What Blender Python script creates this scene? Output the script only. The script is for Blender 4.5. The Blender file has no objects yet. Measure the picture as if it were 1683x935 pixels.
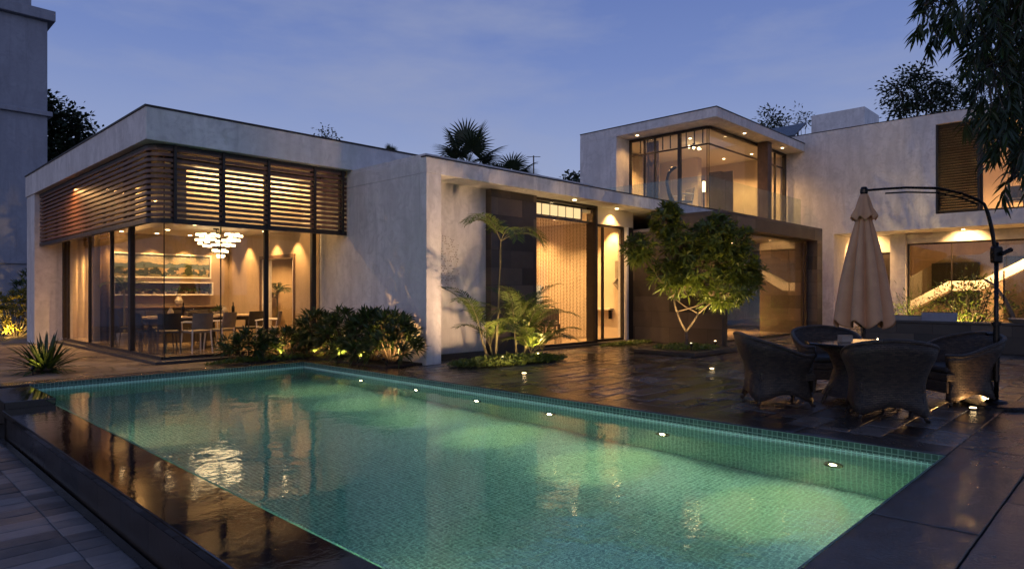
import bpy, math, random
from mathutils import Vector, Matrix
R = math.radians
PI = math.pi
scene = bpy.context.scene
COL = scene.collection
V = Vector
# ------------------------------------------------------------------ camera frame (used to survey points)
CAMH, F, CX, HY = 1.35, 1088.6, 841.5, 481.0
FA = R(44.2)
FW = V((math.cos(FA), math.sin(FA), 0)); RT = V((math.sin(FA), -math.cos(FA), 0))
def P(px, py, d):
    p = FW * d + RT * ((px - CX) / F * d)
    p.z = CAMH + (HY - py) / F * d
    return p
# ------------------------------------------------------------------ objects
BASE = {}
def tag(o, label=None, cat=None, group=None, kind=None):
    if label: o['label'] = label
    if cat: o['category'] = cat
    if group: o['group'] = group
    if kind: o['kind'] = kind
    return o
def thing(name, label, cat, loc=(0, 0, 0), rotz=0, group=None, kind=None):
    o = bpy.data.objects.new(name, None); COL.objects.link(o)
    o.empty_display_size = 0.2
    o.location = loc; o.rotation_euler = (0, 0, rotz)
    BASE[o.name] = V(loc)
    return tag(o, label, cat, group, kind)
class MB:
    def __init__(s): s.v = []; s.f = []; s.smooth = False
    def add(s, vs, fs):
        n = len(s.v); s.v.extend([tuple(p) for p in vs]); s.f.extend([tuple(i + n for i in f) for f in fs])
    def box(s, x0, y0, z0, x1, y1, z1):
        if x0 > x1: x0, x1 = x1, x0
        if y0 > y1: y0, y1 = y1, y0
        if z0 > z1: z0, z1 = z1, z0
        s.add([(x0,y0,z0),(x1,y0,z0),(x1,y1,z0),(x0,y1,z0),(x0,y0,z1),(x1,y0,z1),(x1,y1,z1),(x0,y1,z1)],
              [(0,3,2,1),(4,5,6,7),(0,1,5,4),(1,2,6,5),(2,3,7,6),(3,0,4,7)]); return s
    def cbox(s, c, sx, sy, sz, rz=0, tilt=None):
        m = Matrix.Rotation(rz, 3, 'Z')
        if tilt: m = m @ Matrix.Rotation(tilt[0], 3, tilt[1])
        c = V(c); vs = []
        for k in (-1, 1):
            for (i, j) in ((-1,-1),(1,-1),(1,1),(-1,1)):
                vs.append(c + m @ V((i*sx/2, j*sy/2, k*sz/2)))
        s.add(vs, [(0,3,2,1),(4,5,6,7),(0,1,5,4),(1,2,6,5),(2,3,7,6),(3,0,4,7)]); return s
    def tube(s, pts, rad, n=8, cap=True):
        pts = [V(p) for p in pts]; k = len(pts)
        rads = rad if isinstance(rad, (list, tuple)) else [rad] * k
        base = len(s.v); ref = None
        for i, p in enumerate(pts):
            t = (pts[min(i+1, k-1)] - pts[max(i-1, 0)])
            if t.length < 1e-9: t = V((0, 0, 1))
            t.normalize()
            if ref is None:
                ref = V((1, 0, 0)) if abs(t.x) < .8 else V((0, 1, 0))
            a = (ref - t * ref.dot(t)); a.normalize(); b = t.cross(a); ref = a
            for j in range(n):
                q = 2 * PI * j / n
                s.v.append(tuple(p + (a * math.cos(q) + b * math.sin(q)) * rads[i]))
        for i in range(k - 1):
            for j in range(n):
                j2 = (j + 1) % n
                s.f.append((base+i*n+j, base+i*n+j2, base+(i+1)*n+j2, base+(i+1)*n+j))
        if cap:
            s.f.append(tuple(base + j for j in reversed(range(n))))
            s.f.append(tuple(base + (k-1)*n + j for j in range(n)))
        return s
    def lathe(s, prof, c=(0, 0, 0), n=24, rf=None, zf=None, capb=True, capt=True):
        base = len(s.v); c = V(c)
        for (r, z) in prof:
            for j in range(n):
                q = 2 * PI * j / n
                rr = r * (rf(q, z) if rf else 1); zz = z + (zf(q, z) if zf else 0)
                s.v.append((c.x + rr*math.cos(q), c.y + rr*math.sin(q), c.z + zz))
        for i in range(len(prof) - 1):
            for j in range(n):
                j2 = (j + 1) % n
                s.f.append((base+i*n+j, base+i*n+j2, base+(i+1)*n+j2, base+(i+1)*n+j))
        if capb: s.f.append(tuple(base + j for j in reversed(range(n))))
        if capt: s.f.append(tuple(base + (len(prof)-1)*n + j for j in range(n)))
        return s
    def sweep(s, path, w, h, closed=False):
        """rectangular section swept along a horizontal path (w across, h up)"""
        pts = [V(p) for p in path]; k = len(pts); base = len(s.v)
        for i, p in enumerate(pts):
            t1 = (pts[i] - pts[i-1]).normalized() if i > 0 else (pts[1] - pts[0]).normalized()
            t2 = (pts[i+1] - pts[i]).normalized() if i < k-1 else t1
            n1 = V((-t1.y, t1.x, 0)); n2 = V((-t2.y, t2.x, 0)); n = (n1 + n2).normalized()
            n = n / max(.3, n.dot(n1))
            for (a, b) in ((-1,-1),(1,-1),(1,1),(-1,1)):
                s.v.append(tuple(p + n * (a*w/2) + V((0, 0, b*h/2))))
        for i in range(k - 1):
            for j in range(4):
                j2 = (j + 1) % 4
                s.f.append((base+i*4+j, base+(i+1)*4+j, base+(i+1)*4+j2, base+i*4+j2))
        s.f.append((base, base+1, base+2, base+3)); e = base+(k-1)*4
        s.f.append((e+3, e+2, e+1, e)); return s
    def leaf(s, p, d, n, L, W, droop=0.2, fold=.15):
        p = V(p); d = V(d).normalized(); n = V(n); n = n - d * n.dot(d)
        if n.length < 1e-4: n = V((0.3, .2, 1)) - d * V((0.3, .2, 1)).dot(d)
        n.normalize(); sd = d.cross(n); b = len(s.v)
        g = V((0, 0, -1))
        def c(t): return p + d * (L * t) + g * (droop * L * t * t)
        s.v.append(tuple(c(0)))
        for t, w in ((.32, 1.0), (.68, .8)):
            q = c(t)
            s.v.append(tuple(q - sd * (W*w/2) + n * (fold*W*w)))
            s.v.append(tuple(q))
            s.v.append(tuple(q + sd * (W*w/2) + n * (fold*W*w)))
        s.v.append(tuple(c(1)))
        s.f += [(b, b+2, b+1), (b, b+3, b+2), (b+1, b+2, b+5, b+4), (b+2, b+3, b+6, b+5), (b+4, b+5, b+7), (b+5, b+6, b+7)]
    def quadleaf(s, p, d, n, L, W, droop=.15):
        p = V(p); d = V(d).normalized(); n = V(n); n = n - d * n.dot(d)
        if n.length < 1e-4: n = V((.3, .2, 1)) - d * V((.3, .2, 1)).dot(d)
        n.normalize(); sd = d.cross(n); b = len(s.v)
        m = p + d * (L*.45) - V((0, 0, droop*L*.2))
        s.v += [tuple(p), tuple(m - sd*(W/2) + n*(W*.12)), tuple(p + d*L - V((0, 0, droop*L))), tuple(m + sd*(W/2) + n*(W*.12))]
        s.f += [(b, b+2, b+1), (b, b+3, b+2)]
    def build(s, name, mat, parent=None, bevel=0, smooth=False, local=False, solid=0, loc=None):
        base = V((0, 0, 0))
        if parent is not None and not local: base = BASE.get(parent.name, V((0, 0, 0)))
        if loc is not None: base = V(loc)
        me = bpy.data.meshes.new(name)
        vs = [(p[0]-base.x, p[1]-base.y, p[2]-base.z) for p in s.v]
        me.from_pydata(vs, [], s.f)
        uv = me.uv_layers.new(name='UVMap')
        data = uv.data; v = s.v
        for poly in me.polygons:
            nx, ny, nz = (abs(c) for c in poly.normal)
            for li in poly.loop_indices:
                p = v[me.loops[li].vertex_index]
                if nz >= nx and nz >= ny: data[li].uv = (p[0], p[1])
                elif nx >= ny: data[li].uv = (p[1], p[2])
                else: data[li].uv = (p[0], p[2])
        if smooth:
            me.polygons.foreach_set('use_smooth', [True] * len(me.polygons))
        me.update()
        me.materials.append(mat)
        o = bpy.data.objects.new(name, me); COL.objects.link(o)
        if parent is not None:
            o.parent = parent; BASE[o.name] = base if not local else V((0, 0, 0))
        if loc is not None: o.location = loc
        if solid:
            m = o.modifiers.new('Solid', 'SOLIDIFY'); m.thickness = solid; m.offset = 0
        if bevel:
            m = o.modifiers.new('Bevel', 'BEVEL'); m.width = bevel; m.segments = 2; m.limit_method = 'ANGLE'; m.angle_limit = R(40)
        return o
def kids(o): return [c for c in COL.objects if c.parent == o]
def copy_tree(o, parent=None):
    c = o.copy(); COL.objects.link(c)
    if parent is not None: c.parent = parent
    for ch in kids(o): copy_tree(ch, c)
    return c
# ------------------------------------------------------------------ materials
class NT:
    def __init__(s, name):
        s.m = bpy.data.materials.new(name); s.m.use_nodes = True
        s.t = s.m.node_tree; s.t.nodes.clear(); s.out = s.n('ShaderNodeOutputMaterial')
    def n(s, kind, **kw):
        nd = s.t.nodes.new(kind)
        for k, v in kw.items():
            if hasattr(nd, k): setattr(nd, k, v)
        return nd
    def l(s, a, b): s.t.links.new(a, b)
    def val(s, sock, v):
        if hasattr(v, 'is_output') or hasattr(v, 'links'): s.l(v, sock)
        else: sock.default_value = v
    def noise(s, co, scale, detail=4, rough=.55, dist=0):
        nd = s.n('ShaderNodeTexNoise'); s.l(co, nd.inputs['Vector'])
        nd.inputs['Scale'].default_value = scale; nd.inputs['Detail'].default_value = detail
        nd.inputs['Roughness'].default_value = rough; nd.inputs['Distortion'].default_value = dist
        return nd.outputs['Fac']
    def ramp(s, fac, stops, interp='LINEAR'):
        nd = s.n('ShaderNodeValToRGB'); s.l(fac, nd.inputs['Fac']); cr = nd.color_ramp; cr.interpolation = interp
        while len(cr.elements) < len(stops): cr.elements.new(.5)
        for e, (p, c) in zip(cr.elements, stops):
            e.position = p; e.color = (c if len(c) == 4 else (*c, 1)) if not isinstance(c, (int, float)) else (c, c, c, 1)
        return nd.outputs['Color']
    def mix(s, fac, a, b, mode='MIX'):
        nd = s.n('ShaderNodeMix'); nd.data_type = 'RGBA'; nd.blend_type = mode
        s.val(nd.inputs[0], fac)
        for sock, v in ((nd.inputs[6], a), (nd.inputs[7], b)):
            if isinstance(v, (tuple, list)): sock.default_value = (*v, 1) if len(v) == 3 else v
            else: s.l(v, sock)
        return nd.outputs[2]
    def math(s, op, a, b=0, c=None):
        nd = s.n('ShaderNodeMath'); nd.operation = op
        s.val(nd.inputs[0], a); s.val(nd.inputs[1], b)
        if c is not None: s.val(nd.inputs[2], c)
        return nd.outputs[0]
    def mapr(s, f, a, b, c, d):
        nd = s.n('ShaderNodeMapRange'); s.l(f, nd.inputs[0])
        for i, v in enumerate((a, b, c, d)): nd.inputs[i+1].default_value = v
        return nd.outputs[0]
    def coord(s, kind='Object', scale=None, rot=None):
        tc = s.n('ShaderNodeTexCoord'); o = tc.outputs[kind]
        if scale or rot:
            mp = s.n('ShaderNodeMapping'); s.l(o, mp.inputs['Vector'])
            if scale: mp.inputs['Scale'].default_value = scale
            if rot: mp.inputs['Rotation'].default_value = rot
            o = mp.outputs['Vector']
        return o
    def bump(s, h, strength=.3, dist=.01, normal=None):
        nd = s.n('ShaderNodeBump'); s.l(h, nd.inputs['Height'])
        nd.inputs['Strength'].default_value = strength; nd.inputs['Distance'].default_value = dist
        if normal is not None: s.l(normal, nd.inputs['Normal'])
        return nd.outputs['Normal']
    def principled(s, base, rough=.5, metal=0, normal=None, spec=.5, emit=None, estr=0, trans=0, alpha=1, coat=0):
        b = s.n('ShaderNodeBsdfPrincipled')
        def st(nm, v):
            k = b.inputs[nm]
            if isinstance(v, (tuple, list)): k.default_value = (*v, 1) if len(v) == 3 else v
            elif isinstance(v, (int, float)): k.default_value = v
            else: s.l(v, k)
        st('Base Color', base); st('Roughness', rough); st('Metallic', metal); st('Specular IOR Level', spec)
        st('Coat Weight', coat)
        if normal is not None: s.l(normal, b.inputs['Normal'])
        if emit is not None: st('Emission Color', emit); st('Emission Strength', estr)
        if trans: st('Transmission Weight', trans)
        return b
    def done(s, b):
        s.l(b.outputs[0], s.out.inputs['Surface']); return s.m

def mat_simple(name, col, rough=.5, metal=0, var=.25, vs=3.0, bs=40, bst=.15, bd=.004, spec=.5, coat=0):
    t = NT(name); co = t.coord()
    f = t.noise(co, vs, 5)
    lo = tuple(c*(1-var) for c in col); hi = tuple(min(1, c*(1+var)) for c in col)
    c = t.ramp(f, [(.3, lo), (.7, hi)])
    nr = t.bump(t.noise(co, bs, 3), bst, bd)
    rr = t.mapr(t.noise(co, vs*2.3, 4), .3, .7, max(.02, rough-.08), min(1, rough+.08))
    return t.done(t.principled(c, rr, metal, nr, spec, coat=coat))
def mat_emit(name, col, strength):
    t = NT(name); e = t.n('ShaderNodeEmission'); e.inputs['Color'].default_value = (*col, 1); e.inputs['Strength'].default_value = strength
    return t.done(e)
def mat_plaster(name, col, stain=.35):
    t = NT(name); co = t.coord()
    big = t.noise(co, .55, 6, .6, 1.2)
    sc = t.coord(scale=(1.6, 1.6, .35)); streak = t.noise(sc, 1.7, 6, .65, .6)
    mid = t.noise(co, 3.3, 5, .62, 2.0)
    d = tuple(c*(1-stain) for c in col)
    k = t.ramp(mid, [(.33, 1.0), (.5, .25), (.62, 0.0)])
    k2 = t.ramp(streak, [(.35, .8), (.6, 0.0)])
    c1 = t.mix(t.math('MULTIPLY', k, .75), col, d)
    c2 = t.mix(t.math('MULTIPLY', k2, .7), c1, tuple(x*.78 for x in d))
    thin = t.noise(t.coord(scale=(7, 7, .22)), 1.3, 4, .6, .3)
    c2 = t.mix(t.math('MULTIPLY', t.ramp(thin, [(.60, 0.0), (.72, .55)]), t.ramp(big, [(.4, 0.0), (.6, 1.0)])), c2, tuple(x*.7 for x in d))
    c3 = t.mix(t.ramp(big, [(.36, .6), (.62, 0.0)]), c2, d)
    h = t.math('ADD', t.math('MULTIPLY', t.noise(co, 9, 6, .6, 1.5), .8), t.math('MULTIPLY', t.noise(co, 90, 3), .25))
    nr = t.bump(h, .35, .012)
    return t.done(t.principled(c3, t.mapr(mid, .3, .7, .75, .9), 0, nr, .3))
def mat_leaf(name, c1, c2, trans=.25, rough=.42):
    t = NT(name); g = t.n('ShaderNodeNewGeometry')
    co = t.coord(); f = t.noise(co, 2.2, 3)
    c = t.ramp(g.outputs['Random Per Island'], [(0, c1), (1, c2)])
    c = t.mix(t.mapr(f, .35, .65, 0, .45), c, tuple(x*1.35 for x in c2))
    b = t.principled(c, rough, 0, None, .45)
    tr = t.n('ShaderNodeBsdfTranslucent'); t.l(c, tr.inputs['Color'])
    mx = t.n('ShaderNodeMixShader'); mx.inputs[0].default_value = trans
    t.l(b.outputs[0], mx.inputs[1]); t.l(tr.outputs[0], mx.inputs[2])
    return t.done(mx)
def mat_glass(name, tint=(.975, .985, .975), refl=.04):
    t = NT(name); lw = t.n('ShaderNodeLayerWeight'); lw.inputs['Blend'].default_value = .5
    f = t.math('POWER', lw.outputs['Facing'], 5.0)
    f = t.math('ADD', t.math('MULTIPLY', f, .85), refl)
    tr = t.n('ShaderNodeBsdfTransparent'); tr.inputs['Color'].default_value = (*tint, 1)
    gl = t.n('ShaderNodeBsdfGlossy'); gl.inputs['Roughness'].default_value = .0
    co = t.coord(); t.l(t.bump(t.noise(co, .9, 2), .02, .05), gl.inputs['Normal'])
    mx = t.n('ShaderNodeMixShader'); t.l(f, mx.inputs[0]); t.l(tr.outputs[0], mx.inputs[1]); t.l(gl.outputs[0], mx.inputs[2])
    return t.done(mx)
def mat_slabs(name, cols, bw, bh, rough=(.15, .4), mortar=.008, bump=.5, rot=0, grain=(3, 14), mcol=(.012, .011, .01), offset=.5, dist=.01, wet=.5, squash=1, tilt=.0):
    """wet cleft slate laid in courses"""
    t = NT(name); co = t.coord('UV', rot=(0, 0, rot))
    br = t.n('ShaderNodeTexBrick'); t.l(co, br.inputs['Vector']); br.offset = offset; br.squash = squash
    br.inputs['Scale'].default_value = 1; br.inputs['Brick Width'].default_value = bw; br.inputs['Row Height'].default_value = bh
    br.inputs['Mortar Size'].default_value = mortar; br.inputs['Mortar Smooth'].default_value = .3; br.inputs['Bias'].default_value = 0
    br.inputs['Color1'].default_value = (0, 0, 0, 1); br.inputs['Color2'].default_value = (1, 1, 1, 1); br.inputs['Mortar'].default_value = (.5, .5, .5, 1)
    sepv = t.n('ShaderNodeSeparateColor'); t.l(br.outputs['Color'], sepv.inputs[0])
    rnd = sepv.outputs[0]
    # shift noise per slab so the figure does not run across joints
    cmb = t.n('ShaderNodeVectorMath'); cmb.operation = 'MULTIPLY_ADD'
    t.l(br.outputs['Color'], cmb.inputs[0]); cmb.inputs[1].default_value = (7.3, 4.1, 9.7); t.l(co, cmb.inputs[2])
    mp = t.n('ShaderNodeMapping'); t.l(cmb.outputs[0], mp.inputs['Vector']); mp.inputs['Scale'].default_value = (grain[0], grain[1], 1)
    g = t.noise(mp.outputs[0], 1.0, 7, .62, .9)
    g2 = t.noise(cmb.outputs[0], 1.3, 5, .6, .4)
    f = t.math('ADD', t.math('MULTIPLY', rnd, .55), t.math('ADD', t.math('MULTIPLY', g2, .38), t.math('MULTIPLY', g, .24)))
    c = t.ramp(f, [(.28, cols[0]), (.52, cols[1]), (.85, cols[2])])
    c = t.mix(br.outputs['Fac'], c, mcol)
    fine = t.noise(cmb.outputs[0], 60, 4)
    h = t.math('ADD', t.math('MULTIPLY', g, 1.0), t.math('ADD', t.math('MULTIPLY', fine, .08), t.math('MULTIPLY', rnd, .35)))
    h = t.math('SUBTRACT', h, t.math('MULTIPLY', br.outputs['Fac'], .8))
    wn_ = t.n('ShaderNodeTexWhiteNoise'); wn_.noise_dimensions = '1D'; t.l(rnd, wn_.inputs['W'])
    tl = t.n('ShaderNodeVectorMath'); tl.operation = 'MULTIPLY_ADD'; t.l(wn_.outputs['Color'], tl.inputs[0])
    tl.inputs[1].default_value = (tilt, tilt, 0); tl.inputs[2].default_value = (-tilt/2, -tilt/2, 0)
    ge = t.n('ShaderNodeNewGeometry'); av = t.n('ShaderNodeVectorMath'); av.operation = 'ADD'; t.l(ge.outputs['Normal'], av.inputs[0]); t.l(tl.outputs[0], av.inputs[1])
    nv = t.n('ShaderNodeVectorMath'); nv.operation = 'NORMALIZE'; t.l(av.outputs[0], nv.inputs[0])
    nr = t.bump(h, bump, dist, nv.outputs[0])
    pud = t.noise(t.coord('UV'), .55, 5, .6, .5)
    r = t.math('ADD', t.mapr(pud, .38, .62, rough[0], rough[1]), t.math('ADD', t.mapr(g, .3, .7, -.02, .05), t.math('MULTIPLY', wn_.outputs['Value'], .06)))
    return t.done(t.principled(c, r, 0, nr, wet))

def mat_water():
    t = NT('pool_water'); gl = t.n('ShaderNodeBsdfGlass'); gl.inputs['IOR'].default_value = 1.333; gl.inputs['Roughness'].default_value = 0
    co = t.coord()
    a = t.noise(co, 2.2, 2, .5, .3); b = t.noise(co, 7.5, 3, .55, .6); c = t.noise(co, 22, 2, .5)
    calm = t.mapr(t.noise(co, .35, 2), .35, .65, .35, 1.0)
    h = t.math('ADD', t.math('MULTIPLY', a, 1.5), t.math('ADD', t.math('MULTIPLY', b, .55), t.math('MULTIPLY', c, .12)))
    h = t.math('MULTIPLY', h, calm)
    nr = t.bump(h, WATER_BUMP, .02); t.l(nr, gl.inputs['Normal'])
    gl.inputs['Color'].default_value = (1, 1, 1, 1)
    t.l(gl.outputs[0], t.out.inputs['Surface'])
    if WATER_VOL:
        ab = t.n('ShaderNodeVolumeAbsorption'); ab.inputs['Color'].default_value = (.48, .91, .85, 1); ab.inputs['Density'].default_value = .37
        sc = t.n('ShaderNodeVolumeScatter'); sc.inputs['Color'].default_value = (.8, 1, .9, 1); sc.inputs['Density'].default_value = WATER_VOL; sc.inputs['Anisotropy'].default_value = .55
        ad = t.n('ShaderNodeAddShader'); t.l(ab.outputs[0], ad.inputs[0]); t.l(sc.outputs[0], ad.inputs[1])
        t.l(ad.outputs[0], t.out.inputs['Volume'])
    return t.m
WATER_BUMP, WATER_VOL = .26, .045
def mat_mosaic(name, c1, c2, c3, size=.036):
    t = NT(name); co = t.coord('UV')
    br = t.n('ShaderNodeTexBrick'); t.l(co, br.inputs['Vector']); br.offset = 0
    br.inputs['Scale'].default_value = 1; br.inputs['Brick Width'].default_value = size; br.inputs['Row Height'].default_value = size
    br.inputs['Mortar Size'].default_value = .005; br.inputs['Mortar Smooth'].default_value = .2
    br.inputs['Color1'].default_value = (0, 0, 0, 1); br.inputs['Color2'].default_value = (1, 1, 1, 1); br.inputs['Mortar'].default_value = (.5, .5, .5, 1)
    c = t.ramp(br.outputs['Color'], [(0, c1), (.5, c2), (1, c3)])
    c = t.mix(t.mapr(t.noise(co, .8, 4), .3, .7, 0, .4), c, c1)
    c = t.mix(br.outputs['Fac'], c, tuple(min(1, x*1.9+.10) for x in c2))
    return t.done(t.principled(c, .35, 0, t.bump(br.outputs['Fac'], .3, .003), .4))
def mat_wicker():
    t = NT('wicker'); co = t.coord('UV', scale=(1, 1, 1))
    w1 = t.n('ShaderNodeTexBrick'); t.l(co, w1.inputs['Vector']); w1.offset = .5
    w1.inputs['Scale'].default_value = 1; w1.inputs['Brick Width'].default_value = .045; w1.inputs['Row Height'].default_value = .019
    w1.inputs['Mortar Size'].default_value = .004; w1.inputs['Mortar Smooth'].default_value = 1.0
    w1.inputs['Color1'].default_value = (.020, .015, .011, 1); w1.inputs['Color2'].default_value = (.065, .046, .030, 1); w1.inputs['Mortar'].default_value = (.004, .003, .003, 1)
    h = t.math('SUBTRACT', 1.0, w1.outputs['Fac'])
    return t.done(t.principled(w1.outputs['Color'], .5, 0, t.bump(h, .8, .006), .5))
def mat_slate(name, cols, rough, spec=.7, fine=.5):
    # one cleft slab = one island: its own tone and wetness
    t = NT(name); g = t.n('ShaderNodeNewGeometry'); co = t.coord('UV'); rnd = g.outputs['Random Per Island']
    f = t.math('ADD', t.math('MULTIPLY', rnd, .5), t.math('ADD', t.math('MULTIPLY', t.noise(co, 2.3, 6, .65, .6), .4), t.math('MULTIPLY', t.noise(co, 14, 5, .6), .2)))
    c = t.ramp(f, [(.30, cols[0]), (.55, cols[1]), (.85, cols[2])])
    wn_ = t.n('ShaderNodeTexWhiteNoise'); wn_.noise_dimensions = '1D'; t.l(rnd, wn_.inputs['W'])
    r = t.math('ADD', t.mapr(t.noise(co, .8, 6, .65, .5), .38, .62, rough[0], rough[1]), t.math('MULTIPLY', wn_.outputs['Value'], .10))
    return t.done(t.principled(c, r, 0, t.bump(t.noise(co, 38, 5, .65), fine, .004), spec))
def mat_stone_tile(name, cols, bw, bh, rough, bump=.3):
    return mat_slabs(name, cols, bw, bh, rough, .004, bump, 0, (4, 4), tuple(c*.4 for c in cols[0]), 0.5, .006)

WHITE = mat_plaster('white_render', (.80, .775, .75), .34)
WHITE_IN = mat_simple('interior_plaster', (.62, .52, .40), .8, 0, .08, 1.5)
BEIGE_IN = mat_plaster('interior_beige_wall', (.42, .32, .22), .18)
CEIL_IN = mat_simple('ceiling_paint', (.72, .66, .57), .8, 0, .04, 1.0)
NEIGH = mat_plaster('neighbour_render', (.34, .35, .40), .22)
DARKSTONE = mat_stone_tile('dark_portal_stone', ((.022, .017, .014), (.052, .041, .033), (.105, .085, .068)), 1.1, .42, (.28, .45), .25)
PANELSTONE = mat_stone_tile('black_stone_panel', ((.016, .012, .010), (.045, .034, .026), (.11, .085, .062)), .75, .38, (.22, .45), .8)
PLINTH = mat_simple('plinth_stone', (.045, .038, .032), .4, 0, .3, 5)
FRAME = mat_simple('dark_metal_frame', (.030, .022, .017), .42, .3, .2, 6, 60, .05)
SHUTTER = mat_simple('black_shutter', (.022, .020, .020), .5)
SLATWOOD = mat_simple('dark_slat_wood', (.135, .062, .034), .45, 0, .35, 7, 50, .2)
TIMBER = mat_simple('brown_timber', (.10, .058, .035), .5, 0, .3, 5, 40, .2)
GLASS = mat_glass('clear_glass')
RAILGLASS = mat_glass('rail_glass', (.86, .91, .88), .07)
FLOOR_IN = mat_stone_tile('interior_floor', ((.16, .12, .085), (.21, .16, .115), (.26, .20, .15)), .8, .8, (.12, .2), .03)
DECK = mat_slabs('wet_slate_deck', ((.010, .009, .0085), (.040, .035, .032), (.17, .15, .135)), .62, .24, (.03, .17), .011, 1.0, PI/2, (3.4, 7), (.003, .003, .003), .5, .050, tilt=.15, wet=.85)
NEARDECK = mat_slabs('wet_slate_near', ((.022, .018, .017), (.048, .039, .034), (.100, .082, .070)), 1.35, .75, (.05, .17), .011, 1.0, 0, (3.0, 10), (.003, .003, .003), .5, .060, tilt=.04, wet=.8)
COPING = mat_slabs('wet_coping_slate', ((.018, .015, .013), (.036, .029, .025), (.066, .053, .045)), 1.25, 3.0, (.03, .13), .006, .9, 0, (3.0, 9), (.004, .004, .004), 0, .040, tilt=.02)
LOWERPATH = mat_slabs('grey_path_slate', ((.075, .071, .072), (.125, .119, .119), (.20, .19, .187)), .62, .17, (.30, .55), .007, 1.0, 0, (3, 12), (.02, .02, .02), 0, .03)
WALLSLATE = mat_slabs('pool_wall_slate', ((.012, .009, .008), (.024, .018, .015), (.042, .031, .025)), .62, 1.2, (.15, .35), .005, .4, 0, (3, 3), (.005, .004, .004), 0, .006)
def mat_flags():
    t = NT('flagstone'); co = t.coord('UV')
    wob = t.n('ShaderNodeVectorMath'); wob.operation = 'MULTIPLY_ADD'
    nz = t.n('ShaderNodeTexNoise'); t.l(co, nz.inputs['Vector']); nz.inputs['Scale'].default_value = 1.6
    t.l(nz.outputs['Color'], wob.inputs[0]); wob.inputs[1].default_value = (.35, .35, 0); t.l(co, wob.inputs[2])
    vo = t.n('ShaderNodeTexVoronoi'); vo.feature = 'DISTANCE_TO_EDGE'; t.l(wob.outputs[0], vo.inputs['Vector']); vo.inputs['Scale'].default_value = 1.5
    vc = t.n('ShaderNodeTexVoronoi'); t.l(wob.outputs[0], vc.inputs['Vector']); vc.inputs['Scale'].default_value = 1.5
    sp = t.n('ShaderNodeSeparateColor'); t.l(vc.outputs['Color'], sp.inputs[0])
    f = t.math('ADD', t.math('MULTIPLY', sp.outputs[0], .5), t.math('MULTIPLY', t.noise(co, 4, 6), .6))
    c = t.ramp(f, [(.25, (.085, .065, .05)), (.55, (.15, .12, .095)), (.85, (.24, .20, .165))])
    j = t.mapr(vo.outputs['Distance'], 0, .035, 1, 0)
    c = t.mix(j, c, (.025, .02, .016))
    h = t.math('SUBTRACT', t.math('MULTIPLY', t.noise(co, 7, 6), .6), j)
    return t.done(t.principled(c, t.mapr(t.noise(co, 1.2, 4), .35, .65, .25, .6), 0, t.bump(h, .6, .012), .5))
GROUT = mat_simple('joint_sand', (.006, .005, .005), .7)
SLATE_DECK = mat_slate('wet_slate_terrace', ((.010, .009, .0085), (.040, .035, .031), (.15, .13, .115)), (.06, .26))
SLATE_NEAR = mat_slate('wet_slate_poolside', ((.014, .012, .012), (.040, .035, .033), (.10, .09, .082)), (.08, .24), .6, 1.0)
SLATE_COPE = mat_slate('wet_slate_coping', ((.012, .010, .009), (.030, .025, .022), (.07, .058, .05)), (.06, .20), .6, 1.0)
SLATE_PATH = mat_slate('blue_grey_path_slate', ((.06, .057, .057), (.12, .114, .113), (.22, .205, .20)), (.42, .65), .45, 1.0)
FLAGS = mat_flags()
def mat_film():
    t = NT('overflow_film'); co = t.coord('UV'); ob = t.coord()
    br = t.n('ShaderNodeTexBrick'); t.l(co, br.inputs['Vector']); br.offset = 0
    br.inputs['Scale'].default_value = 1; br.inputs['Brick Width'].default_value = 5.0; br.inputs['Row Height'].default_value = 1.6; br.inputs['Mortar Size'].default_value = .006
    c = t.ramp(t.noise(co, 5, 6, .65, 1.2), [(.3, (.010, .008, .007)), (.6, (.024, .019, .016)), (.8, (.045, .036, .03))])
    c = t.mix(br.outputs['Fac'], c, (.004, .004, .004))
    still = t.mapr(t.noise(ob, .6, 3), .40, .6, .30, 1.3)
    h = t.math('ADD', t.noise(ob, 3.0, 2), t.math('MULTIPLY', t.noise(ob, 11, 4, .6, .8), .5))
    return t.done(t.principled(c, t.mapr(t.noise(ob, 1.4, 5, .65), .4, .65, .015, .06), 0, t.bump(t.math('MULTIPLY', h, still), .10, .02), .5))
FILM = mat_film()
GROUND = mat_simple('ground_soil', (.035, .034, .028), .9, 0, .4, 2, 20, .6, .03)
SOIL = mat_simple('planting_soil', (.03, .022, .016), .95, 0, .4, 8, 60, .8, .02)
MOSAIC = mat_mosaic('pool_mosaic', (.17, .30, .26), (.24, .385, .335), (.34, .50, .43), .046)
MOSAIC_DARK = mat_mosaic('waterline_mosaic', (.015, .05, .042), (.03, .08, .065), (.05, .12, .10), .05)
WATER = mat_water()
WICKER = mat_wicker()
CUSHION = mat_simple('dark_cushion', (.02, .019, .02), .8, 0, .2, 20, 200, .3)
METAL_DK = mat_simple('black_metal', (.012, .011, .011), .3, .6, .2, 10, 80, .05)
CANVAS = mat_simple('beige_canvas', (.54, .31, .17), .85, 0, .10, 6, 160, .35, .003)
BARK = mat_simple('pale_bark', (.12, .085, .058), .8, 0, .4, 9, 30, .7, .01)
BARK_DK = mat_simple('dark_bark', (.055, .042, .03), .85, 0, .4, 9, 30, .7, .01)
STEM = mat_simple('palm_stem', (.12, .105, .045), .55, 0, .3, 9, 40, .3)
L_SHRUB = mat_leaf('shrub_leaf', (.014, .034, .009), (.040, .072, .016), .15)
L_GLOW = mat_leaf('glow_tinted_leaf', (.12, .11, .015), (.24, .20, .03), .25)  # the lamp's golden glow is put into the leaf colour
L_TREE = mat_leaf('tree_leaf', (.032, .062, .012), (.12, .15, .020), .25)
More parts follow.
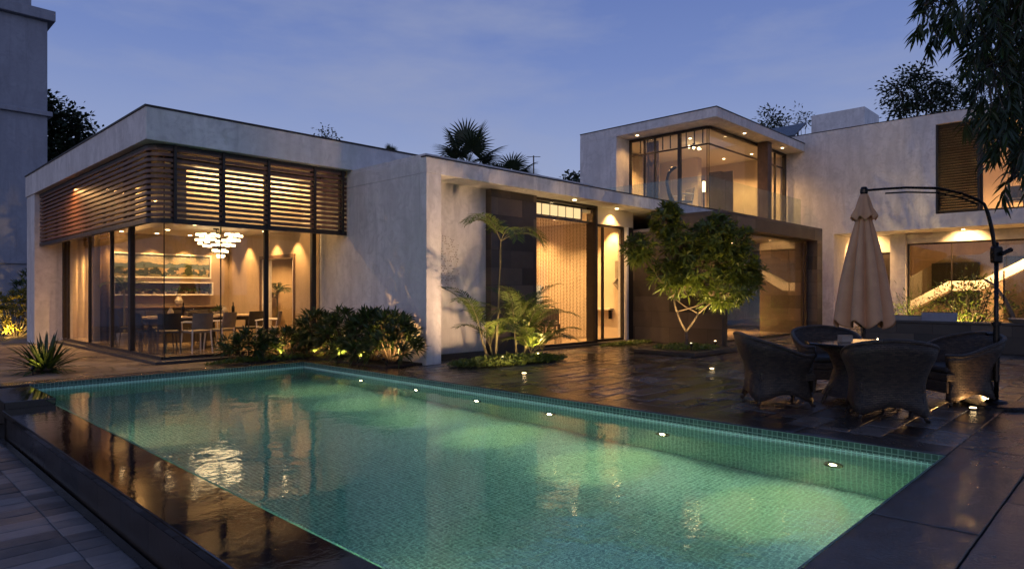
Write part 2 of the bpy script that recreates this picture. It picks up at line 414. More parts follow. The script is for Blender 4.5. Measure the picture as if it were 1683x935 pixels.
L_PALM = mat_leaf('palm_leaf', (.035, .070, .014), (.10, .13, .022), .3)
L_FAR = mat_leaf('far_leaf', (.014, .024, .011), (.030, .044, .016), .15)
L_NEAR = mat_leaf('near_leaf', (.012, .026, .010), (.030, .050, .014), .15)
L_COVER = mat_leaf('cover_leaf', (.05, .09, .015), (.12, .16, .03), .25)
WARM = (1.0, .53, .18)
BULB = mat_emit('lamp_bulb', (1.0, .70, .36), 14)
BULB_SM = mat_emit('lamp_bulb_soft', (1.0, .68, .34), 7)
POOLBULB = mat_emit('pool_bulb', (1.0, .80, .46), 45)
CHAND = mat_emit('chandelier_glow', (1.0, .70, .36), 7.5)
PANELGLOW = mat_emit('panel_glow', (1.0, .68, .32), 1.3)
GREYCHAIR = mat_simple('grey_seat', (.22, .19, .16), .6)
DARKCHAIR = mat_simple('dark_seat', (.035, .027, .022), .5)
TABLETOP = mat_simple('table_top', (.46, .37, .27), .3, 0, .2, 4)
LINEN = mat_simple('linen', (.62, .55, .45), .9, 0, .06, 8, 120, .2)
WHITEPAINT = mat_simple('white_paint', (.74, .70, .62), .5, 0, .04, 3)
CERAMIC = mat_simple('ceramic', (.28, .25, .22), .4)
SOLAR = mat_simple('dark_blue_panel', (.02, .03, .045), .25, .1)
CURTAIN = mat_simple('brown_drape', (.12, .075, .045), .85, 0, .25, 12)
SHEER = mat_simple('pale_drape', (.55, .46, .34), .9, 0, .1, 12)
# ================================================================== SETTING
def struct(name, mb, mat, label, bevel=0):
    return tag(mb.build(name, mat, None, bevel), label, name.replace('_', ' '), kind='structure')
WZ = -0.10            # water level
PX0, PX1, PY0, PY1 = 2.04, 6.45, 1.25, 11.92      # pool
PF = -1.35            # pool floor
gm = MB(); S = 600
hx0, hx1, hy0, hy1 = 1.8, 6.7, 1.0, 12.1      # the pool is dug through it
gm.add([(x, y, -.62) for y in (-S, hy0, hy1, S) for x in (-S, hx0, hx1, S)], [(r*4+c, r*4+c+1, r*4+c+5, r*4+c+4) for r in range(3) for c in range(3) if (r, c) != (1, 1)])
struct('ground', gm, GROUND, 'flat dark ground running out beyond the garden')

from mathutils import noise as mnoise
def slabs(mb, x0, y0, x1, y1, L, W, z, seed, amp=.004, tilt=.006, cell=.07, gap=.006, along='x', fx=3.0, fy=9.0, stagger=.5, drop=.02):
    """cleft slabs laid in courses: every slab its own patch with its own tilt"""
    rng = random.Random(seed)
    U0, U1, V0, V1 = (x0, x1, y0, y1) if along == 'x' else (y0, y1, x0, x1)
    v = V0; row = 0
    while v < V1 - .02:
        v2 = min(V1, v + W); u = U0 - (L*stagger*(row % 2)) - (rng.random()*L*.3 if stagger else 0)
        while u < U1 - .02:
            a, b = max(U0, u), min(U1, u + L*(rng.uniform(.85, 1.2) if stagger else 1)); u = b if b > a else u + L
            if b - a < .03: continue
            nu, nv = max(2, int((b-a)/cell)), max(2, int((v2-v)/cell)); base = len(mb.v)
            tx_, ty_, dz, s = rng.gauss(0, tilt), rng.gauss(0, tilt), rng.uniform(-.0012, .0012), rng.random()*50
            uc, vc = (a+b)/2, (v+v2)/2
            nu += 2; nv += 2; e_ = .007
            def fr_(i, n, Ln): return 0.0 if i == 0 else (1.0 if i == n else (e_/Ln if i == 1 else (1-e_/Ln if i == n-1 else e_/Ln + (1-2*e_/Ln)*(i-1)/(n-2))))
            for j in range(-1, nv+2):
                for i in range(-1, nu+2):
                    ii, jj = min(max(i, 0), nu), min(max(j, 0), nv)
                    pu = a + gap/2 + (b-a-gap)*fr_(ii, nu, b-a-gap); pv = v + gap/2 + (v2-v-gap)*fr_(jj, nv, v2-v-gap)
                    rim_ = .0018 if ii in (0, nu) or jj in (0, nv) else 0
                    if ii != i or jj != j: zz = z - drop
                    else:
                        zz = z + dz + (pu-uc)*tx_ + (pv-vc)*ty_ + amp*(mnoise.noise((pu*fx+s, pv*fy, s)) + .5*mnoise.noise((pu*fx*2.3, pv*fy*2.1+s, s))) - rim_
                    mb.v.append((pu, pv, zz) if along == 'x' else (pv, pu, zz))
            w = nu + 3
            for j in range(nv+2):
                for i in range(nu+2):
                    q = (base+j*w+i, base+j*w+i+1, base+(j+1)*w+i+1, base+(j+1)*w+i)
                    mb.f.append(q if along == 'x' else q[::-1])
        v = v2; row += 1
    return mb
def paved(name, mb, mat, label, bed):
    o = tag(mb.build(name, mat, None, smooth=True), label, name.replace('_', ' '), kind='structure')
    bed.build('joint_bed', GROUT, o)
    return o
lp = slabs(MB(), -5, -3, 1.425, 10.6, .62, .20, -.45, 6, amp=.006, tilt=.006, cell=.05, fx=4, fy=8, stagger=0, gap=.005)
paved('lower_path', lp, SLATE_PATH, 'grey-blue slate path lying below the raised pool wall', MB().box(-9, -9, -.6, 1.43, 10.6, -.464))
# deck around the pool
dk = slabs(MB(), 6.855, 1.255, 26.25, 13.37, .62, .30, 0, 1, amp=.0035, tilt=.007, along='x')
paved('deck', dk, SLATE_DECK, 'dark wet slate terrace between the pool and the house', MB().box(6.85, 1.25, -.6, 26.3, 13.38, -.012))
nd = slabs(MB(), 1.505, -1.9, 15.0, .698, 2.7, .66, 0, 2, amp=.0055, tilt=.002, cell=.04, fx=3.4, fy=13, stagger=.5); slabs(nd, 6.855, .702, 15.0, 1.25, 2.7, .56, 0, 3, amp=.0055, tilt=.002, cell=.04, fx=3.4, fy=13)
paved('near_deck', nd, SLATE_NEAR, 'large wet slate slabs along the near side of the pool', MB().box(1.5, -9, -.6, 26.3, .70, -.013).box(6.85, .70, -.6, 26.3, 1.249, -.013))
fl = MB(); fl.box(-9, 12.36, -.6, 7.74, 34, 0)
struct('patio', fl, FLAGS, 'crazy-paved brown stone patio beside the dining room')
# copings: pieces laid end to end
cp = slabs(MB(), 6.452, 1.25, 6.846, 12.356, 1.25, .394, .006, 4, amp=.003, tilt=.003, cell=.06, along='y', fx=4, fy=9, stagger=0, drop=.03)
paved('pool_coping', cp, SLATE_COPE, 'long dark slate coping between pool and terrace', MB().box(6.45, 1.25, -.6, 6.848, 12.356, -.008))
cp = slabs(MB(), 2.04, .704, 6.846, 1.248, 2.4, .544, .006, 5, amp=.0055, tilt=.002, cell=.035, fx=3.4, fy=13, stagger=0, drop=.03)
paved('near_coping', cp, SLATE_COPE, 'wet dark slate coping on the near edge of the pool', MB().box(2.04, .704, -.6, 6.848, 1.249, -.008))
cp = MB(); cp.box(1.5, 11.92, -.6, 6.446, 12.356, .004); struct('far_coping', cp, COPING, 'dark slate coping along the far end of the pool', .008)
cp = MB(); cp.box(1.5, 10.25, -.6, 2.04, 11.916, -.012); struct('corner_slab', cp, FILM, 'raised wet slab at the far left corner of the pool', .01)
cp = MB(); cp.box(1.47, .70, -.17, 2.036, 10.246, -.103); struct('overflow_coping', cp, FILM, 'wet black overflow ledge along the left side of the pool', .012)
wl = MB(); wl.box(1.52, .70, -.6, 2.036, 10.246, -.174); wl.box(1.43,-9,-.6,1.496,10.246,-.46)
struct('pool_wall', wl, WALLSLATE, 'dark polished stone retaining wall below the overflow ledge')
# basin
t = .012
bs = MB(); bs.box(PX0, PY0, PF-.1, PX1, PY1, PF); struct('pool_floor', bs, MOSAIC, 'green glass mosaic floor of the swimming pool')
bs = MB()
bs.box(PX1-t, PY0, PF, PX1-.001, PY1-t, -.075); bs.box(PX0, PY1-t, PF, PX1-t, PY1-.001, -.075)
bs.box(PX0, PY0+.001, PF, PX1-t, PY0+t, -.075); bs.box(PX0+.001, PY0+t, PF, PX0+t, PY1-t, -.112)
struct('pool_lining', bs, MOSAIC, 'green glass mosaic lining of the pool sides')
bs = MB()
bs.box(PX1-t-.002, PY0, -.074, PX1-.001, PY1-t, -.001); bs.box(PX0, PY1-t-.002, -.074, PX1-t, PY1-.001, -.001); bs.box(PX0, PY0+.001, -.074, PX1-t, PY0+t+.002, -.001)
struct('waterline_tiles', bs, MOSAIC_DARK, 'dark teal row of tiles at the waterline')
wm = MB(); e = .006
wm.box(PX0-.002+.0, PY0+e, PF-.02, PX1-e, PY1-e, WZ)
struct('water', wm, WATER, 'clear green lit pool water with small ripples')

# planting beds
bed = MB(); bed.box(6.86, 9.85, 0, 7.72, 13.34, .035); bed.box(5.6, 12.45, 0, 6.86, 13.34, .035)
tag(bed.build('planting_bed', SOIL), 'dark soil bed under the spiky shrubs at the white wall', 'planting bed')
# ================================================================== LIGHT HELPERS
KW = 7.4
def lamp(name, kind, loc, energy, col=WARM, size=.05, aim=None, cone=80, blend=.6, sy=None):
    d = bpy.data.lights.new(name, kind); d.energy = energy*KW; d.color = col
    if kind == 'AREA':
        d.size = size
        if sy: d.shape = 'RECTANGLE'; d.size_y = sy
    else: d.shadow_soft_size = size
    if kind == 'SPOT': d.spot_size = R(cone); d.spot_blend = blend
    o = bpy.data.objects.new(name, d); COL.objects.link(o); o.location = loc
    if aim is not None:
        o.rotation_euler = (V(aim) - V(loc)).to_track_quat('-Z', 'Y').to_euler()
    return o
# ================================================================== VILLA
villa = thing('villa', 'white flat-roofed modern villa with glazed dining pavilion and lit upper storey', 'house', (12, 12, 0))
def part(name, mat, mb, parent=None, bevel=0, label=None, smooth=False):
    o = mb.build(name, mat, parent or villa, bevel, smooth)
    if label: o['label'] = label
    return o
def B(*a): return MB().box(*a)
RX0, RY0, RX1, RY1, RZ0, RZ1 = 3.73, 12.3, 13.0, 22.3, 3.96, 4.52
roof = part('roof', WHITE, B(RX0, RY0, RZ0, RX1, RY1, RZ1), bevel=.012, label='flat white roof slab over the dining pavilion')
m = MB(); m.box(RX0-.02, RY0-.02, RZ1+.001, RX1, RY0+.2, RZ1+.03); m.box(RX0-.02, RY0+.2, RZ1+.001, RX0+.2, RY1, RZ1+.03)
part('roof_edge', FRAME, m, roof)
m = MB(); m.box(3.76, 21.3, 0, 4.62, 22.27, 3.955); m.box(4.40, 22.28, 0, 12.9, 22.5, 3.95)
part('end_wall', WHITE, m)
part('plinth', PLINTH, B(4.22, 13.37, 0, 7.735, 21.29, .058), bevel=.01)
part('floor', FLOOR_IN, B(4.36, 13.51, .059, 7.735, 22.2, .075))
m = MB(); m.box(7.74, 9.75, 0, 8.09, 10.4, 3.588); m.box(7.74, 10.4, 0, 8.0, 14.8, 3.588); m.box(7.745, 14.9, 2.2, 8.0, 16.5, 3.955)
m.box(7.74, 14.8, 0, 8.0, 14.9, 3.588); m.box(7.745, 16.5, 0, 8.0, 18.5, 3.955); m.box(7.745, 13.58, 3.588, 8.0, 14.9, 3.955); m.box(7.76, 9.80, 3.89, 12.9, 14.88, 3.958)
part('wall', WHITE, m, label='white rendered flank wall of the entrance wing')
# interior of dining room
part('interior_wall', BEIGE_IN, MB().box(4.46, 18.5, .075, 7.745, 18.66, 3.95).box(7.725, 16.5, .075, 7.743, 18.5, 2.84).box(7.725, 13.62, .075, 7.743, 14.8, 2.84).box(7.725, 14.8, 2.2, 7.743, 16.5, 2.84).box(4.62, 22.1, .075, 7.74, 22.25, 3.9).box(7.725, 18.66, .075, 7.745, 22.1, 3.9), label='warm beige plastered wall of the dining room')
part('ceiling', CEIL_IN, MB().box(5.15, 14.45, 2.85, 7.74, 18.5, 2.95).box(5.15, 14.45, 2.95, 7.74, 14.53, 3.95).box(5.15, 14.53, 2.95, 5.23, 22.1, 3.95).box(5.15, 18.66, 2.85, 7.74, 22.1, 2.95), label='dropped dining room ceiling with lit cove')
# hall beyond the doorway
part('interior_wall', BEIGE_IN, MB().box(8.0, 17.2, .05, 10.5, 17.3, 2.8).box(10.4, 14.95, .05, 10.5, 17.2, 2.8).box(8.0, 14.95, 2.7, 10.5, 17.3, 2.8).box(8.0, 14.95, .03, 10.5, 17.2, .06), label='hall wall seen through the dining room doorway')
m = MB(); m.box(7.70, 14.72, .075, 7.742-.02, 14.8, 2.28); m.box(7.70, 16.5, .075, 7.722, 16.58, 2.28); m.box(7.70, 14.8, 2.2, 7.722, 16.5, 2.28)
part('door_frame', TIMBER, m)
# glazing of the pavilion
def glazing(name, a, b, z0, z1, posts, parent_label, fr=.05, depth=.06, rails=(), mat=FRAME, gl=GLASS):
    """window along a->b: frame part, pane sub-part; posts = (fraction distance, width)"""
    a = V((a[0], a[1], 0)); b = V((b[0], b[1], 0)); L = (b-a).length; d = (b-a)/L; ang = math.atan2(d.y, d.x)
    m = MB()
    m.cbox(a + d*L/2 + V((0, 0, z0+fr/2)), L, depth, fr, ang)
    m.cbox(a + d*L/2 + V((0, 0, z1-fr/2)), L, depth, fr, ang)
    for (s, w) in posts:
        m.cbox(a + d*s + V((0, 0, (z0+z1)/2)), w, .02 if w < .03 else depth + (0.006 if w < .1 else .04), z1-z0-2*fr+.002, ang)
    for z in rails: m.cbox(a + d*L/2 + V((0, 0, z)), L, depth*.7, .05, ang)
    f = part(name, mat, m, bevel=.004, label=parent_label)
    g = MB(); g.cbox(a + d*L/2 + V((0, 0, (z0+z1)/2)), L-.02, .012, z1-z0-2*fr+.01, ang)
    g.build('pane', gl, f)
    return f
glazing('window', (4.42, 13.57), (7.74, 13.57), .078, 3.955, ((1.08, .022), (2.03, .09), (3.13, .10), (.012, .02)), 'tall frameless glass front of the dining pavilion')
glazing('window', (4.42, 13.60), (4.42, 21.29), .078, 3.955, ((1.88, .15), (3.27, .09), (5.1, .07), (7.2, .04), (7.6, .10)), 'long glazed side of the dining pavilion with dark posts')
# louvre screen
NS = 13
arc = [(7.72, 12.5)] + [(4.2 + .3*math.cos(q), 12.8 + .3*math.sin(q)) for q in [R(270 - 10*i) for i in range(10)]] + [(3.9, 21.24)]
m = MB()
for i in range(NS):
    z = 2.72 + i * .0965
    m.sweep([(x, y, z) for x, y in arc], .075, .054)
scr = part('louvre_screen', SLATWOOD, m, bevel=0, label='dark timber louvre screen wrapping the upper dining pavilion')
m = MB(); m.sweep([(x, y, 2.62) for x, y in arc], .09, .085); m.sweep([(x, y, 3.92) for x, y in arc], .09, .06); m.build('rail', FRAME, scr)
for x in (4.25, 5.1, 5.98, 6.97, 7.62):
    MB().box(x-.028, 12.545, 2.62, x+.028, 12.60, 3.95).build('screen_post', FRAME, scr)
    MB().box(x-.024, 12.43, 2.62, x+.024, 12.457, 3.95).build('screen_post', FRAME, scr)
for y in (12.95, 14.3, 15.7, 17.1, 18.5, 19.9, 21.1):
    MB().box(3.945, y-.03, 2.62, 4.0, y+.03, 3.95).build('screen_post', FRAME, scr)
# entrance wing: roof / terrace slab
terr = part('roof', WHITE, B(7.74, 9.75, 3.59, 26.28, 14.9, 3.89), bevel=.01, label='long white terrace slab over the entrance')
part('roof_edge', FRAME, MB().box(7.72, 9.735, 3.891, 26.28, 9.9, 3.91), terr)
part('recess_wall', WHITE, B(8.09, 10.42, .10, 9.9, 10.6, 3.588), label='recessed white wall behind the palms')
part('plinth', PLINTH, B(8.09, 10.36, 0, 9.88, 10.6, .098))
part('stone_panel', PANELSTONE, B(9.9, 10.25, 0, 11.36, 10.6, 3.588), bevel=.006, label='tall black stone panel beside the beaded window')
glazing('window', (11.36, 10.42), (13.85, 10.42), .05, 3.588, ((.04, .08), (2.45, .08)), 'tall entrance window behind the bead strands', .06, .1)
part('sill', PLINTH, B(11.30, 10.28, 0, 15.66, 10.6, .05))
glazing('door', (13.95, 10.56), (15.25, 10.56), .06, 3.15, ((.03, .06), (1.27, .06), (.36, .03)), 'tall glass entrance door in dark frame', .06, .08)
part('bulkhead', WHITE_IN, B(13.94, 10.50, 3.16, 15.66, 10.75, 3.588), label='white lintel above the entrance door')
part('jamb', WHITE, MB().box(15.30, 10.46, 0.05, 15.38, 10.75, 3.158))
part('jamb', FRAME, MB().box(15.385, 10.5, 0.05, 15.66, 10.75, 3.158).box(13.87, 10.48, .05, 13.93, 10.75, 3.588))
# interior of the entrance wing
m = MB(); m.box(8.05, 14.7, .05, 22.6, 14.86, 3.58); m.box(15.62, 10.76, .05, 15.74, 14.7, 3.58); m.box(18.6, 11.2, .05, 22.4, 11.35, 3.06); m.box(8.02, 10.62, .05, 8.12, 14.7, 3.58)
part('interior_wall', WHITE_IN, m, label='pale inner walls of the entrance rooms')
part('floor', FLOOR_IN, B(8.1, 10.62, .03, 22.6, 14.68, .05))
# dark stone portal
m = MB(); m.box(15.67, 7.84, 0, 15.95, 10.7, 3.03); m.box(15.67, 7.84, 3.03, 22.66, 9.745, 3.44); m.box(22.2, 7.84, 0, 22.66, 9.745, 3.03)
m.box(15.70, 9.752, 3.03, 22.6, 9.95, 3.585)
port = part('portal', DARKSTONE, m, bevel=.008, label='dark brown stone portal framing the living room opening')
glazing('window', (15.95, 8.2), (22.2, 8.2), .03, 3.03, ((.05, .1), (5.95, .07), (6.2, .1)), 'wide living room window set back in the dark portal', .06, .08)
part('floor', FLOOR_IN, B(15.95, 7.9, 0.0, 22.2, 14.6, .028))
# upper storey box
m = MB(); m.box(19.1, 13.5, 3.892, 19.9, 14.9, 6.8); m.box(19.1, 14.9, 3.892, 26.28, 15.1, 6.8)
part('wall', WHITE, m, label='white side wall of the upper room')
ur = part('roof', WHITE, B(19.1, 9.75, 6.8, 26.28, 15.1, 7.1), bevel=.01, label='thin projecting white roof of the upper room')
part('roof_edge', FRAME, MB().box(19.08, 9.73, 7.101, 26.28, 9.9, 7.125).box(19.08, 9.9, 7.101, 19.25, 15.1, 7.125), ur)
glazing('window', (19.92, 13.5), (19.92, 10.47), 3.91, 6.78, ((.04, .08), (.62, .05), (1.05, .05), (2.0, .10), (3.0, .02)), 'upper corner window facing the dining pavilion', .09, .07, (6.2,))
glazing('window', (19.95, 10.45), (26.2, 10.45), 3.91, 6.78, ((.012, .02), (4.45, .12), (6.1, .16), (5.2, .05)), 'upper corner window facing the pool with dark timber post', .09, .07, (6.2,))
part('timber_post', TIMBER, B(23.5, 10.02, 3.892, 23.85, 10.4, 6.79), bevel=.005)
for k in range(9): part('transom_bar', FRAME, B(19.93, 10.65+.3*k, 6.25, 19.96, 10.68+.3*k, 6.7))
part('interior_wall', WHITE_IN, MB().box(26.05, 10.6, 3.9, 26.25, 14.8, 6.7).box(20, 14.7, 3.9, 26.05, 14.85, 6.7).box(23.9, 13.0, 3.9, 24.2, 14.7, 6.7), label='warm white walls of the upper room')
part('ceiling', CEIL_IN, B(20.0, 10.55, 6.70, 26.1, 14.8, 6.79))
# glass balustrade
def balustrade(a, b, z0, z1, n, label, gap=.02):
    a = V((*a, 0)); b = V((*b, 0)); L = (b-a).length; d = (b-a)/L; ang = math.atan2(d.y, d.x)
    m = MB(); m.cbox(a + d*L/2 + V((0, 0, z0+.02)), L, .05, .04, ang)
    o = part('balustrade', METAL_DK, m, label=label); w = L/n
    g = MB()
    for i in range(n): g.cbox(a + d*(w*(i+.5)) + V((0, 0, (z0+z1)/2)), w-gap, .014, z1-z0, ang)
    g.build('glass_panel', RAILGLASS, o)
balustrade((18.7, 9.87), (26.2, 9.87), 3.91, 4.95, 6, 'frameless glass balustrade along the terrace edge')
balustrade((18.7, 9.92), (18.7, 14.6), 3.91, 4.95, 4, 'frameless glass balustrade returning past the upper room')
# right wing
WX = 26.3
m = MB()
m.box(WX, 5.4, 3.55, WX+.35, 15.1, 7.45); m.box(WX, -8, 3.55, WX+.35, 5.4, 4.03); m.box(WX, -8, 7.08, WX+.35, 5.4, 7.45); m.box(WX, -8, 4.03, WX+.35, .3, 7.08)
m.box(WX, 8.7, 0, WX+.3, 9.75, 3.55); m.box(WX+.35, 15.0, 0, 36, 15.1, 7.45)
part('wall', WHITE, m, label='tall white upper wall of the right wing')
part('roof', WHITE, MB().box(WX+.35, -8, 7.1, 36, 15, 7.3), label='flat roof of the right wing')
part('roof_edge', FRAME, MB().box(WX-.015, -8, 7.452, WX+.37, 15.1, 7.475))
part('ceiling', WHITE, MB().box(WX+.35, -8, 3.55, 36, 15, 3.75), label='soffit over the right wing ground floor')
part('roof_hut', WHITE, MB().box(30, 8.7, 7.3, 32, 10.85, 9.1), bevel=.01, label='small white box on the right wing roof')
m = MB(); m.add([(28.3, 10.9, 8.0), (29.6, 10.9, 8.75), (29.6, 13.4, 8.75), (28.3, 13.4, 8.0), (28.3,10.9,7.94),(29.6,10.9,8.69),(29.6,13.4,8.69),(28.3,13.4,7.94)], [(0,1,2,3),(7,6,5,4),(0,4,5,1),(1,5,6,2),(2,6,7,3),(3,7,4,0)])
for (x, z) in ((28.5, 8.03), (29.4, 8.55)):
    for y in (11.2, 13.1): m.box(x-.03, y-.03, 7.3, x+.03, y+.03, z)
part('roof_panel', SOLAR, m)
# right wing: upper window with shutter
glazing('window', (WX+.2, 5.38), (WX+.2, .32), 4.04, 7.07, ((.04, .08), (1.25, .08), (3.2, .06)), 'upper right window with half-closed dark shutter', .06, .07)
m = MB(); 
for i in range(34): m.cbox((WX+.06, 4.78, 4.12 + i*.088), .088, 1.16, .014, 0, (R(50), 'Y'))
sh = part('shutter', SHUTTER, m, label='dark horizontal louvre shutter on the upper right window')
MB().box(WX+.02, 5.34, 4.05, WX+.11, 5.39, 7.07).box(WX+.02, 4.16, 4.05, WX+.11, 4.22, 7.07).build('shutter_frame', FRAME, sh)
part('interior_wall', WHITE_IN, MB().box(31, -3, 3.8, 31.15, 6.5, 7.08).box(WX+.36, 6.4, 3.8, 31, 6.5, 7.08).box(WX+.36,-3,3.76,31,6.4,3.8).box(WX+.36,-.3,3.8,31,-.2,7.08), label='lit inner walls of the upper right room')
# right wing ground floor: lit recess, column, door, glazed stair hall
part('column', WHITE, MB().box(27.95, 6.70, 0, 28.35, 7.22, 3.54), label='white column beside the stair hall glass')
m = MB(); m.box(WX+.3, 8.7, 0, 28.3, 8.9, 3.54); m.box(28.3, 7.7, 0, 28.5, 8.9, 3.54); m.box(28.25, 7.22, 2.9, 28.5, 7.7, 3.54)
part('recess_wall', WHITE, m, label='white side of the ground floor recess')
part('door', FRAME, MB().box(28.35, 7.23, 0.03, 28.42, 7.69, 2.89))
part('lintel', WHITE, MB().box(28.05, -8, 3.19, 28.3, 6.70, 3.54))
glazing('window', (28.2, 6.69), (28.2, -7.5), .03, 3.18, ((.03, .06), (1.4, .03), (2.7, .03), (4.1, .03), (5.5, .03), (7.0, .03), (9, .03)), 'glazed wall of the stair hall in the right wing', .06, .06)
m = MB()
def stringer(m, pts, x0, x1, th):
    for (y0, z0), (y1, z1) in zip(pts, pts[1:]):
        m.add([(x, y, z) for x in (x0, x1) for (y, z) in ((y0, z0-th), (y1, z1-th), (y1, z1), (y0, z0))], [(0,1,2,3),(7,6,5,4),(0,4,5,1),(1,5,6,2),(2,6,7,3),(3,7,4,0)])
SP = [(8.6, -.02), (5.6, 1.78), (4.6, 1.80), (1.7, 3.5)]
stringer(m, SP, 29.3, 29.36, .36); stringer(m, [(y, z-.16) for y, z in SP], 29.365, 30.6, .14)
st = part('staircase', WHITEPAINT, m, label='white staircase climbing behind the stair hall glass')
g = MB(); stringer(g, [(y, z+.95) for y, z in SP], 29.32, 29.34, .95); g.build('glass_panel', RAILGLASS, st)
m = MB(); m.box(33, -8, 0, 33.2, 9, 3.54); m.box(28.5, 8.9, 0, 33, 9.1, 3.54)
part('interior_wall', BEIGE_IN, m, label='beige back wall of the stair hall')
m = MB(); m.box(32.9, 5.2, .9, 32.98, 6.9, 2.6); m.box(32.9, 1.2, .3, 32.98, 4.4, 2.8)
part('wall_panel', FRAME, m)
part('floor', FLOOR_IN, MB().box(26.3, -8, -.5, 33, 8.7, .02))
DL = []   # downlights: parts of the house
dm = MB()
def downlight(x, y, z, energy=14, aim=None, cone=95, col=WARM, r=.045, blend=.7):
    m = MB(); m.lathe([(r, 0), (r, -.012)], (x, y, z-.001), 14)
    part('downlight', BULB, m)
    lamp('downlight_beam', 'SPOT', (x, y, z-.03), energy, col, .03, aim or (x, y, z-2), cone, blend)
E1 = 1.0
# dining pavilion lamps
for x in (4.95, 5.75, 6.55, 7.3): downlight(x, 18.12, 2.85, 24*E1, (x, 18.42, 1.2), 75)
for y in (14.2, 15.65, 17.2): downlight(7.4, max(y, 14.6), 2.85, 28*E1, (7.7, max(y, 14.6), 1.2), 80)
for (x, y) in ((5.6, 15.2), (5.6, 16.9), (6.5, 17.2)): downlight(x, y, 2.85, 24*E1, None, 120)
for (x, y) in ((6.2, 20.2), (5.7, 21.5), (6.8, 21.3)): downlight(x, y, 2.85, 75*E1, None, 130)
# cove lighting above the ceiling edge
cv = MB(); cv.box(5.3, 14.30, 3.90, 7.6, 14.36, 3.93); cv.build('cove_lamp', BULB_SM, villa)
lamp('cove_light', 'AREA', (6.4, 14.2, 3.88), 9*E1, WARM, 2.4, (6.4, 14.5, 3.0), sy=.12)
lamp('cove_light', 'AREA', (4.95, 17.6, 3.88), 26*E1, WARM, .12, (5.1, 17.6, 3.0), sy=6.0)
downlight(8.7, 16.3, 2.7, 45*E1, None, 120)
# entrance
downlight(14.6, 10.3, 3.588, 22*E1, (14.6, 10.55, 1.5), 110)
downlight(15.25, 11.15, 3.42, 60*E1, (15.62, 11.05, 1.7), 75)
downlight(14.3, 12.2, 3.42, 90*E1, None, 130)
part('ceiling', CEIL_IN, MB().box(8.12, 10.62, 3.42, 15.6, 14.69, 3.5).box(15.96, 9.96, 3.06, 22.6, 14.69, 3.14))
for (x, y) in ((9.6, 12.6), (12.0, 13.4), (13.2, 13.0), (14.8, 13.8)): downlight(x, y, 3.42, 70*E1, None, 130)
downlight(12.5, 10.05, 3.588, 9*E1, None, 120)
for (x, y) in ((17.2, 13.0), (19.0, 13.6), (20.8, 12.6), (17.0, 11.0)): downlight(x, y, 3.06, 100*E1, None, 125)
downlight(19.6, 10.3, 3.03, 170*E1, (19.6, 11.1, 1.4), 115)
downlight(21.2, 10.3, 3.03, 190*E1, (21.2, 11.1, 1.4), 115)
# upper room
for (x, y) in ((20.8, 11.6), (20.9, 13.2), (22.6, 12.2), (24.9, 12.4), (24.8, 11.2)): downlight(x, y, 6.70, 52*E1, None, 130)
for (x, y) in ((19.5, 12.9), (21.8, 10.1), (25.0, 10.1)): downlight(x, y, 6.80, 9*E1, None, 125)
# right wing
for y in (3.8, 1.6): downlight(28.3, y, 7.09, 140*E1, None, 130)
for y in (8.1, 4.8, 1.6): downlight(27.4, y, 3.548, 48*E1, (28.05, y, 2.9), 115)
for (x, y) in ((29.0, 6.3), (28.8, 4.6), (28.8, 2.9), (28.8, .8), (31.6, 4)): downlight(x, y, 3.548, 200*E1, None, 115)  # the lamps close to the stair are added to brighten it
# ================================================================== NEIGHBOUR
nb = thing('neighbour_building', 'plain blue-grey tower block behind the dining pavilion', 'building', (1.5, 33, 0))
MB().box(-3, 30, 0, 5.7, 40, 11.55).build('wall', NEIGH, nb, .02)
MB().box(-3.2, 29.78, 11.56, 5.92, 40.2, 11.95).build('cornice', NEIGH, nb, .02)
MB().box(-3.1, 29.86, 7.98, 5.84, 40.1, 8.16).build('ledge', NEIGH, nb, .02)
MB().box(-3.05, 29.93, 2.42, 5.77, 40, 2.52).build('ledge', NEIGH, nb)
w = MB().box(5.0, 29.95, 1.15, 5.18, 30.02, 1.55).build('vent', FRAME, nb)
MB().box(-3, 30, 11.96, 5.2, 39, 12.9).build('parapet', NEIGH, nb)
# ================================================================== FURNITURE INDOORS
def make_chair(name, label, seat_mat, leg_mat, arms=False):
    t = thing(name, label, 'chair', (0, 0, 0), 0, 'dining chairs behind the glass')
    m = MB(); m.box(-.22, -.22, .42, .22, .22, .475); m.build('seat', seat_mat, t, .015, local=True)
    m = MB()
    n = 7
    for k in range(n):
        a0 = -.22 + .44*k/n; a1 = -.22 + .44*(k+1)/n
        c0 = -.22 - .05*math.cos(a0/.22*PI/2); c1 = -.22 - .05*math.cos(a1/.22*PI/2)
        vs = []
        for (a, c) in ((a0, c0), (a1, c1)):
            for (z, o) in ((.50, 0), (.84, -.05)):
                vs += [(a, c+o, z), (a, c+o-.025, z)]
        m.add(vs, [(0,4,6,2),(1,3,7,5),(2,6,7,3),(0,1,5,4)] + ([(0,2,3,1)] if k == 0 else []) + ([(4,5,7,6)] if k == n-1 else []))
    m.build('backrest', seat_mat, t, local=True, smooth=False)
    for (x, y) in ((-.2, .2), (.2, .2), (-.2, -.22), (.2, -.22)):
        m = MB(); top = .64 if arms and y > 0 else (.62 if y < 0 else .43)
        m.tube([(x*1.12, y*1.15, .0), (x, y, .42), (x*1.02, y*1.06, top)], [.014, .018, .014], 6); m.build('leg', leg_mat, t, local=True)
    if arms:
        for x in (-.215, .215):
            m = MB(); m.tube([(x, .24, .63), (x*1.05, .05, .655), (x*1.02, -.25, .66)], [.018, .02, .018], 6); m.build('armrest', leg_mat, t, local=True)
    return t
FZ = .076
dark0 = make_chair('dining_chair', '', DARKCHAIR, DARKCHAIR)
grey0 = make_chair('armchair', '', GREYCHAIR, WHITEPAINT, True)
uses = {}
